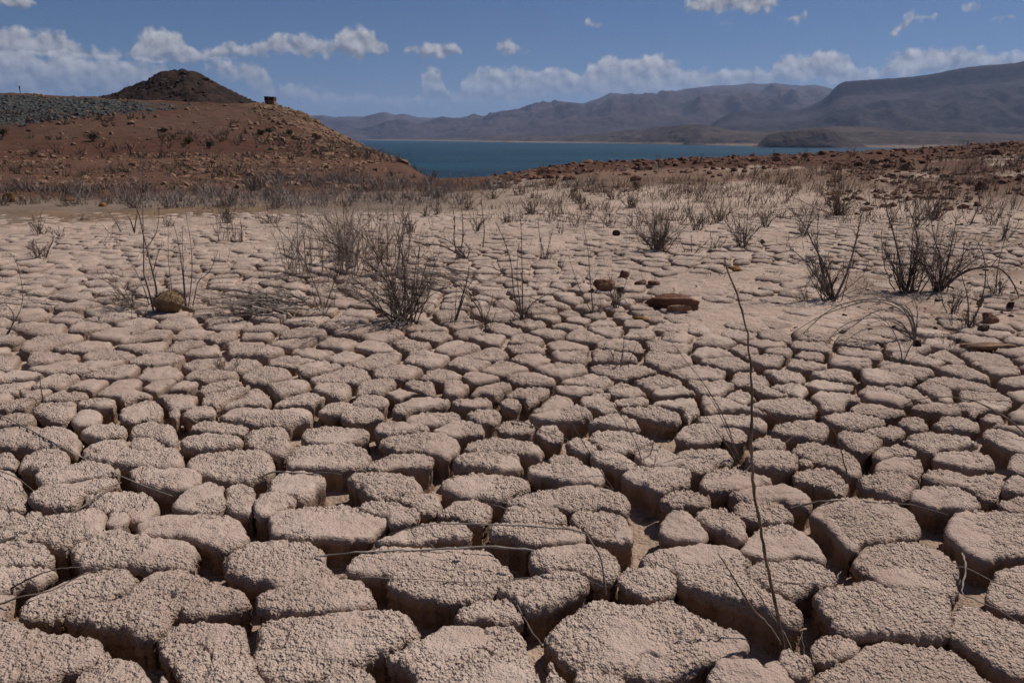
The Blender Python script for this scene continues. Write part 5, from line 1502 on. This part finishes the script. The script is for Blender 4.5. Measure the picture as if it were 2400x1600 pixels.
rock(2262, 2410, 800, 820, 'long low slab of brown earth on the silt at the edge', ROCK_TAN, 16, .35, flat=True)
rock(2290, 2308, 697, 716, 'small upright brown stone by the hooped stem', ROCK_TAN, 17)
rock(2143, 2166, 794, 815, 'dark knob at the root of the arching grey shrub', ROCK_DARK, 18)
rock(2238, 2258, 790, 803, 'small dark stone beside the tiny tuft on the silt', ROCK_DARK, 19)
rock(2290, 2330, 762, 782, 'dark broken rock below the dark reddish one', ROCK_DARK, 20)
rock(2111, 2154, 374, 402, 'rounded brown boulder high on the bank', ROCK_TAN, 21, group='boulders on the bank')
rock(2288, 2326, 416, 448, 'reddish boulder on the dark rubble bank near the edge', ROCK_RED, 22, group='boulders on the bank')
rock(1, 32, 450, 475, 'orange boulder at the photo edge on the rim of the mud', ROCK_OCHRE, 23, group='boulders at the rim of the mud')
rock(140, 174, 459, 473, 'low ochre boulder on the rim of the mud', ROCK_OCHRE, 24, group='boulders at the rim of the mud')
rock(227, 253, 474, 486, 'ochre boulder on the rim nearest the leaning sapling', ROCK_OCHRE, 25, group='boulders at the rim of the mud')
rock(40, 62, 458, 474, 'tan stone beside the orange boulder on the rim', ROCK_TAN, 26, group='boulders at the rim of the mud')
rock(1480, 1500, 425, 441, 'dark stone on the pale bank beyond the far shrubs', ROCK_DARK, 27, group='boulders on the bank')
rock(2040, 2062, 372, 384, 'small tan stone on the crest of the bank', ROCK_TAN, 28, group='boulders on the bank')
rock(725, 752, 312, 325, 'pale boulder on the flank below the hut', ROCK_TAN, 29, group='boulders on the hill flank')

# rounded lump by the forked sapling: matted, bristly, tan
lx, ly, lz_ = base_point(388, 734)
ldep = ly / ray(388, 734)[1]
LR = 33 * ldep / F
V, T = ICO[3]
P = V.copy()
P = P * (1 + .34 * (fbm(P[:, 0] * 2.2 + 3, P[:, 1] * 2.2 + P[:, 2] * 1.7, 3, 5) - .5)[:, None] + .06 * (vnoise(P[:, 0] * 14, P[:, 2] * 14 + P[:, 1] * 9, 6) - .5)[:, None])
lump = add_obj('lump', make_mesh('lump', P * np.array([LR * 1.08, LR, LR * .9]) * np.where(P[:, 2:3] < 0, .8, 1.0), None, T), rock_material('matted_lump', (0.17, 0.105, 0.055), (0.34, 0.225, 0.125), 24.0),
               label='rounded bristly tan lump at the foot of the forked sapling', category='lump')
lump.location = (lx, ly + LR * .6, lz_ + LR * .52)

bt = Tubes()
rl = np.random.default_rng(8)
for k in range(420):
    d = rl.normal(0, 1, 3); d[2] = abs(d[2]); d /= np.linalg.norm(d)
    b0 = d * np.array([LR * 1.02, LR * .95, LR * .86]); b1 = b0 + (d + rl.normal(0, .5, 3)) * LR * rl.uniform(.06, .22)
    bt.add([b0, (b0 + b1) / 2 + rl.normal(0, .003, 3), b1], [.0028, .002, .001], 3)
add_obj('bristles', bt.mesh('bristles'), TWIG_TAN, lump, kind='stuff')

# ------------------------------------------------------------------ rubble on the banks and the hillside
RV, RT = ICO[0]


def scatter_rocks(name, pts, sizes, mat, seed, flat=.6):
    r = np.random.default_rng(seed)
    n = len(pts)
    base = RV[None] * (1 + r.uniform(-.35, .35, (n, 12, 1)))
    base = base * (sizes[:, None, None] * np.stack([r.uniform(.7, 1.3, n), r.uniform(.6, 1.1, n), r.uniform(.45, .9, n)], -1)[:, None, :] * .5)
    a = r.uniform(0, 6.28, n)
    ca, sa = np.cos(a)[:, None], np.sin(a)[:, None]
    X = base[..., 0] * ca - base[..., 1] * sa; Y = base[..., 0] * sa + base[..., 1] * ca
    Z = base[..., 2]
    V = np.stack([X + pts[:, 0:1], Y + pts[:, 1:2], Z + pts[:, 2:3]], -1).reshape(-1, 3)
    Tt = (RT[None] + (np.arange(n) * 12)[:, None, None]).reshape(-1, 3)
    me = make_mesh(name, V, None, Tt, smooth=False)
    return add_obj(name, me, mat, kind='stuff')


def pick(n, ulo, uhi, dlo, dhi, seed, cond=None):
    r = np.random.default_rng(seed)
    d = np.sqrt(r.uniform(dlo ** 2, dhi ** 2, n)); u = r.uniform(ulo, uhi, n)
    x = (u - 1200) / FX * d
    z = surface(x, d)
    m = np.ones(n, bool) if cond is None else cond(u, d, x, z)
    return np.stack([x, d, z], -1)[m], u[m]


def clump(sc, sd, lo):
    return lambda u, d, x, z: fbm(x / sc, d / sc, 3, sd) > lo


pw = np.random.default_rng(3)
CRUMB = rock_material('mud_crumb', (0.24, 0.165, 0.12), (0.42, 0.315, 0.25), 30.0)


def sizes(n, lo, hi, p=3.0):
    return lo + (hi - lo) * pw.random(n) ** p


p_, _ = pick(2600, -60, 900, 17, 40, 1, lambda u, d, x, z: fbm(x / 4, d / 4, 3, 5) > .44)
scatter_rocks('bank_rubble', p_, sizes(len(p_), .05, .30), ROCK_TAN, 2)
p_, _ = pick(9500, -60, 470, 50, 88, 2, lambda u, d, x, z: (z > 1.4 + .004 * u + 1.0 * fbm(x / 4, d / 4, 3, 18)) & (z < 5.3 - .0012 * u) & (u < 150 + 440 * fbm(x / 5, d / 3, 3, 17)))
scatter_rocks('grey_scree', p_, sizes(len(p_), .08, .50, 4.0), ROCK_GREY, 3)
p_, _ = pick(1100, -60, 1000, 42, 92, 3, lambda u, d, x, z: (fbm(x / 7, d / 7, 3, 15) > .5))
scatter_rocks('hillside_rubble', p_, sizes(len(p_), .08, .45), ROCK_TAN, 4)
p_, _ = pick(1700, 600, 960, 40, 96, 4, lambda u, d, x, z: z > -1.5)
scatter_rocks('flank_rubble', p_, sizes(len(p_), .10, .7), ROCK_TAN, 5)
p_, _ = pick(1900, 1150, 2480, 19.5, 27, 5, lambda u, d, x, z: (fbm(x / 2, d / 1.2, 3, 25) > .42) | (d > 22.5))
scatter_rocks('crest_rubble', p_, sizes(len(p_), .04, .26), ROCK_RED, 6)
p_, _ = pick(1900, 1950, 2480, 11.5, 22, 6, lambda u, d, x, z: fbm(x / 1.5, d / 1.5, 3, 26) + (u - 2200) / 2500 > .44)
scatter_rocks('slope_rubble', p_, sizes(len(p_), .03, .20), ROCK_RED, 7)
p_, _ = pick(1500, 1750, 2480, 4.4, 11, 7, lambda u, d, x, z: fbm(x * 1.1, d * 1.1, 3, 27) + (u - 2300) / 1500 > .42)
scatter_rocks('pebbles', p_, sizes(len(p_), .008, .055), ROCK_DARK, 8)
p_, _ = pick(500, 0, 2400, 3.5, 12, 8, None)
p_[:, 2] = land(p_[:, 0], p_[:, 1]) + .002
pc, _ = pick(2600, -40, 2440, 1.2, 4.5, 18, None)
p_ = np.vstack([p_, pc])
scatter_rocks('mud_crumbs', p_, sizes(len(p_), .006, .032), CRUMB, 9)
p_, _ = pick(2600, 200, 640, 116, 152, 9, None)
kzi = np.array([EYE + (322 - np.interp(1200 + FX * a / b_, pu, pv)) / FV * 140 for a, b_ in p_[:, :2]])
tt_ = (p_[:, 1] - 140) / 34
p_[:, 2] = 0.85 + (kzi - 1.0) * (1 - np.abs(tt_) ** 1.1)
scatter_rocks('knoll_boulders', p_, sizes(len(p_), .2, .95), ROCK_DARK, 10)

# the larger stones one can pick out on the slopes, each a thing
r_ = np.random.default_rng(12)
for lab, grp, mat, n, ulo, uhi, dlo, dhi, slo, shi in (
        ('tan stone among the rubble between the brush and the hill', 'stones in the rubble band', ROCK_TAN, 60, 0, 620, 22, 38, .16, .34),
        ('pale stone scattered across the reddish hillside', 'stones on the hillside', ROCK_TAN, 45, 60, 700, 50, 86, .22, .55),
        ('blocky stone on the steep flank below the hut', 'stones on the hill flank', ROCK_TAN, 40, 640, 860, 55, 90, .3, .75),
        ('reddish stone lying along the crest of the bank before the lake', 'stones on the bank crest', ROCK_RED, 70, 1230, 2390, 18, 23.5, .13, .30)):
    meshes = [rock_mesh('stone', 1, .8, .65, 100 + k, 1) for k in range(6)]
    for me in meshes:
        me.materials.append(mat)
    d = r_.uniform(dlo, dhi, n); u = r_.uniform(ulo, uhi, n); x = (u - 1200) / FX * d; z = surface(x, d)
    for k in range(n):
        s = slo + (shi - slo) * r_.random() ** 2
        o = add_obj('stone', meshes[k % 6], None, label=lab, category='stone', group=grp)
        o.location = (x[k], d[k], z[k] + s * .15)
        o.scale = (s, s, s)
        o.rotation_euler = (r_.uniform(-.2, .2), r_.uniform(-.2, .2), r_.uniform(0, 6.28))

# ------------------------------------------------------------------ brush: dry stalks nobody could count
def brush(name, pts, hts, mat, seed, per=7, spread=.5, rad=.006):
    r = np.random.default_rng(seed)
    n = len(pts) * per
    b0 = np.repeat(pts, per, 0) + np.concatenate([r.normal(0, .06, (n, 2)), np.full((n, 1), -.03)], 1)
    h_ = np.repeat(hts, per) * r.uniform(.4, 1.1, n)
    lean = np.concatenate([r.normal(0, spread, (n, 2)) * h_[:, None], h_[:, None]], 1)
    mid = b0 + lean * .5 + np.concatenate([r.normal(0, .06, (n, 2)) * h_[:, None], h_[:, None] * .06], 1)
    tip = b0 + lean
    an = np.array([0, 2.09, 4.19])
    ringv = np.stack([np.cos(an), np.sin(an), an * 0], -1)
    rr = rad * (.5 + .028 * np.repeat(np.hypot(pts[:, 0], pts[:, 1]), per))[:, None, None]
    A = b0[:, None] + ringv * rr; B = mid[:, None] + ringv * rr * .7; C = tip[:, None]
    V = np.concatenate([A, B, C], 1).reshape(-1, 3)
    i = (np.arange(n) * 7)[:, None]
    q = np.concatenate([i + np.array([[0, 1, 4, 3]]), i + np.array([[1, 2, 5, 4]]), i + np.array([[2, 0, 3, 5]])])
    t = np.concatenate([i + np.array([[3, 4, 6]]), i + np.array([[4, 5, 6]]), i + np.array([[5, 3, 6]])])
    return add_obj(name, make_mesh(name, V, q, t, False), mat, kind='stuff')


p_, u_ = pick(2100, -60, 1560, 12.9, 22, 31, lambda u, d, x, z: (fbm(x / 2.5, d / 1.6, 3, 71) > .46) & ((u > 560) | (d < 17.5)) & ((u < 1100) | (d > 17)))
brush('dry_brush', p_, .12 + .34 * pw.random(len(p_)) ** 2, TWIG_GREY, 1, 8, .55)
p_, u_ = pick(1500, -60, 1900, 13.5, 30, 32, lambda u, d, x, z: (fbm(x / 3.5, d / 2.5, 3, 73) > .52) & ((u < 860) | (d < 21.5)))
brush('brown_brush', p_, .12 + .36 * pw.random(len(p_)) ** 2, TWIG_BROWN, 2, 9, .65)
p_, u_ = pick(1000, 1150, 2420, 10.5, 19.5, 33, clump(2, 75, .46))
brush('bank_grass', p_, .08 + .3 * pw.random(len(p_)) ** 2, TWIG_BROWN, 3, 8, .45)
p_, u_ = pick(620, 0, 1050, 34, 60, 34, clump(5, 77, .52))
brush('slope_scrub', p_, pw.uniform(.2, .7, len(p_)), TWIG_BROWN, 4, 9, .6, .010)
p_, u_ = pick(220, 200, 2300, 5, 12.5, 35, None)
p_[:, 2] = land(p_[:, 0], p_[:, 1])
brush('sparse_grass', p_, pw.uniform(.05, .2, len(p_)), TWIG, 5, 4, .5, .004)

# rounder bushes standing in the brush band
r_ = random.Random(44)
far_labels = ('rounded brown bush in the brush band behind the mud flat', 'bushes in the brush band')
for k in range(46):
    u = r_.uniform(-20, 1500); v = 490 - 80 * r_.random() ** 1.0
    if u > 1150:
        v = r_.uniform(440, 480)
    shrub(u, v, r_.uniform(18, 40) * (v - 322) / 130, r_.uniform(28, 60) * (v - 322) / 130, 16, 'bush', far_labels[0], r_.choice([TWIG_BROWN, TWIG_BROWN, TWIG]), 200 + k, twigs=8, whole=True, group=far_labels[1])
for k in range(16):
    u = r_.uniform(1250, 2390); x = (u - 1200) / FX * 22.5
    hh = r_.uniform(14, 34); vv = 322 + (EYE - float(land(np.array([x]), np.array([22.5]))[0])) / 22.5 * FV
    shrub(u, vv + 3, hh, hh * .7, 9, 'bush', 'thin bush standing along the crest of the bank before the lake', TWIG_BROWN, 300 + k, twigs=6, whole=True, group='bushes on the bank crest')

# ------------------------------------------------------------------ hut and posts on the ridge
hx = (641 - 1200) / FX * 95; hz_ = float(land(np.array([hx]), np.array([95.]))[0])
hut = add_obj('stone_hut', None, None, label='small ruined stone hut on the ridge beside the dark knoll', category='hut')
hut.location = (hx, 95, hz_)


def boxes(name, lst, mat, parent):
    V = []; Q = []
    for (x0, x1, y0, y1, z0, z1) in lst:
        b = len(V)
        V += [(x, y, z) for z in (z0, z1) for y in (y0, y1) for x in (x0, x1)]
        Q += [tuple(b + k for k in f) for f in ((0, 2, 3, 1), (4, 5, 7, 6), (0, 1, 5, 4), (2, 6, 7, 3), (0, 4, 6, 2), (1, 3, 7, 5))]
    return add_obj(name, make_mesh(name, V, Q, smooth=False), mat, parent)


HW = 0.55
boxes('wall', [(-HW, HW, -.5, -.3, -.3, .42)], ROCK_TAN, hut)
boxes('wall', [(-HW, HW, .3, .5, -.3, .42)], ROCK_TAN, hut)
boxes('wall', [(HW - .2, HW - .003, -.297, .297, -.3, .45)], ROCK_TAN, hut)
boxes('wall', [(-HW + .003, -HW + .2, -.297, .297, -.3, .45)], ROCK_TAN, hut)
boxes('roof_slab', [(-HW - .02, -.08, -.54, .54, .424, .88)], ROCK_DARK, hut)
boxes('roof_slab', [(.03, HW + .03, -.54, .54, .424, .84)], ROCK_DARK, hut)
px_ = (65 - 1200) / FX * 86
tb = Tubes(); tb.add([(0, 0, -.2), (0, 0, .35), (.01, 0, .7)], [.04, .04, .09], 6)
mp_ = add_obj('marker_post', tb.mesh('marker_post'), ROCK_DARK, label='tiny dark post alone on the ridge line', category='post')
mp_.location = (px_, 86, float(land(np.array([px_]), np.array([86.]))[0]) + .1)
x_ = (2271 - 1200) / FX * 22
WHITE = rock_material('white_paint', (0.55, 0.53, 0.50), (0.7, 0.68, 0.65), 20)
tb = Tubes(); tb.add([(0, 0, -.15), (0, 0, .1), (.005, 0, .22)], [.022, .022, .02], 6)
mp_ = add_obj('marker_post', tb.mesh('marker_post'), WHITE, label='short white marker post on the bank crest', category='post')
mp_.location = (x_, 22, float(land(np.array([x_]), np.array([22.]))[0]) + .05)


# ------------------------------------------------------------------ air
hz = bpy.data.materials.new('haze')
hz.use_nodes = True
h = NT(hz.node_tree)
vol = h.n('ShaderNodeVolumePrincipled', i={'Color': (0.48, 0.64, 1.0, 1), 'Density': 0.000048, 'Anisotropy': 0.2})
ho = h.n('ShaderNodeOutputMaterial', i={'Volume': vol.outputs[0]})
x0, x1, y0, y1, z0, z1 = -24500, 24500, -24500, 24500, -30, 1100
hv = np.array([(x, y, z) for z in (z0, z1) for y in (y0, y1) for x in (x0, x1)], float)
hq = np.array([(0, 2, 3, 1), (4, 5, 7, 6), (0, 1, 5, 4), (2, 6, 7, 3), (0, 4, 6, 2), (1, 3, 7, 5)])
add_obj('haze', make_mesh('haze', hv, hq, smooth=False), hz, kind='stuff')
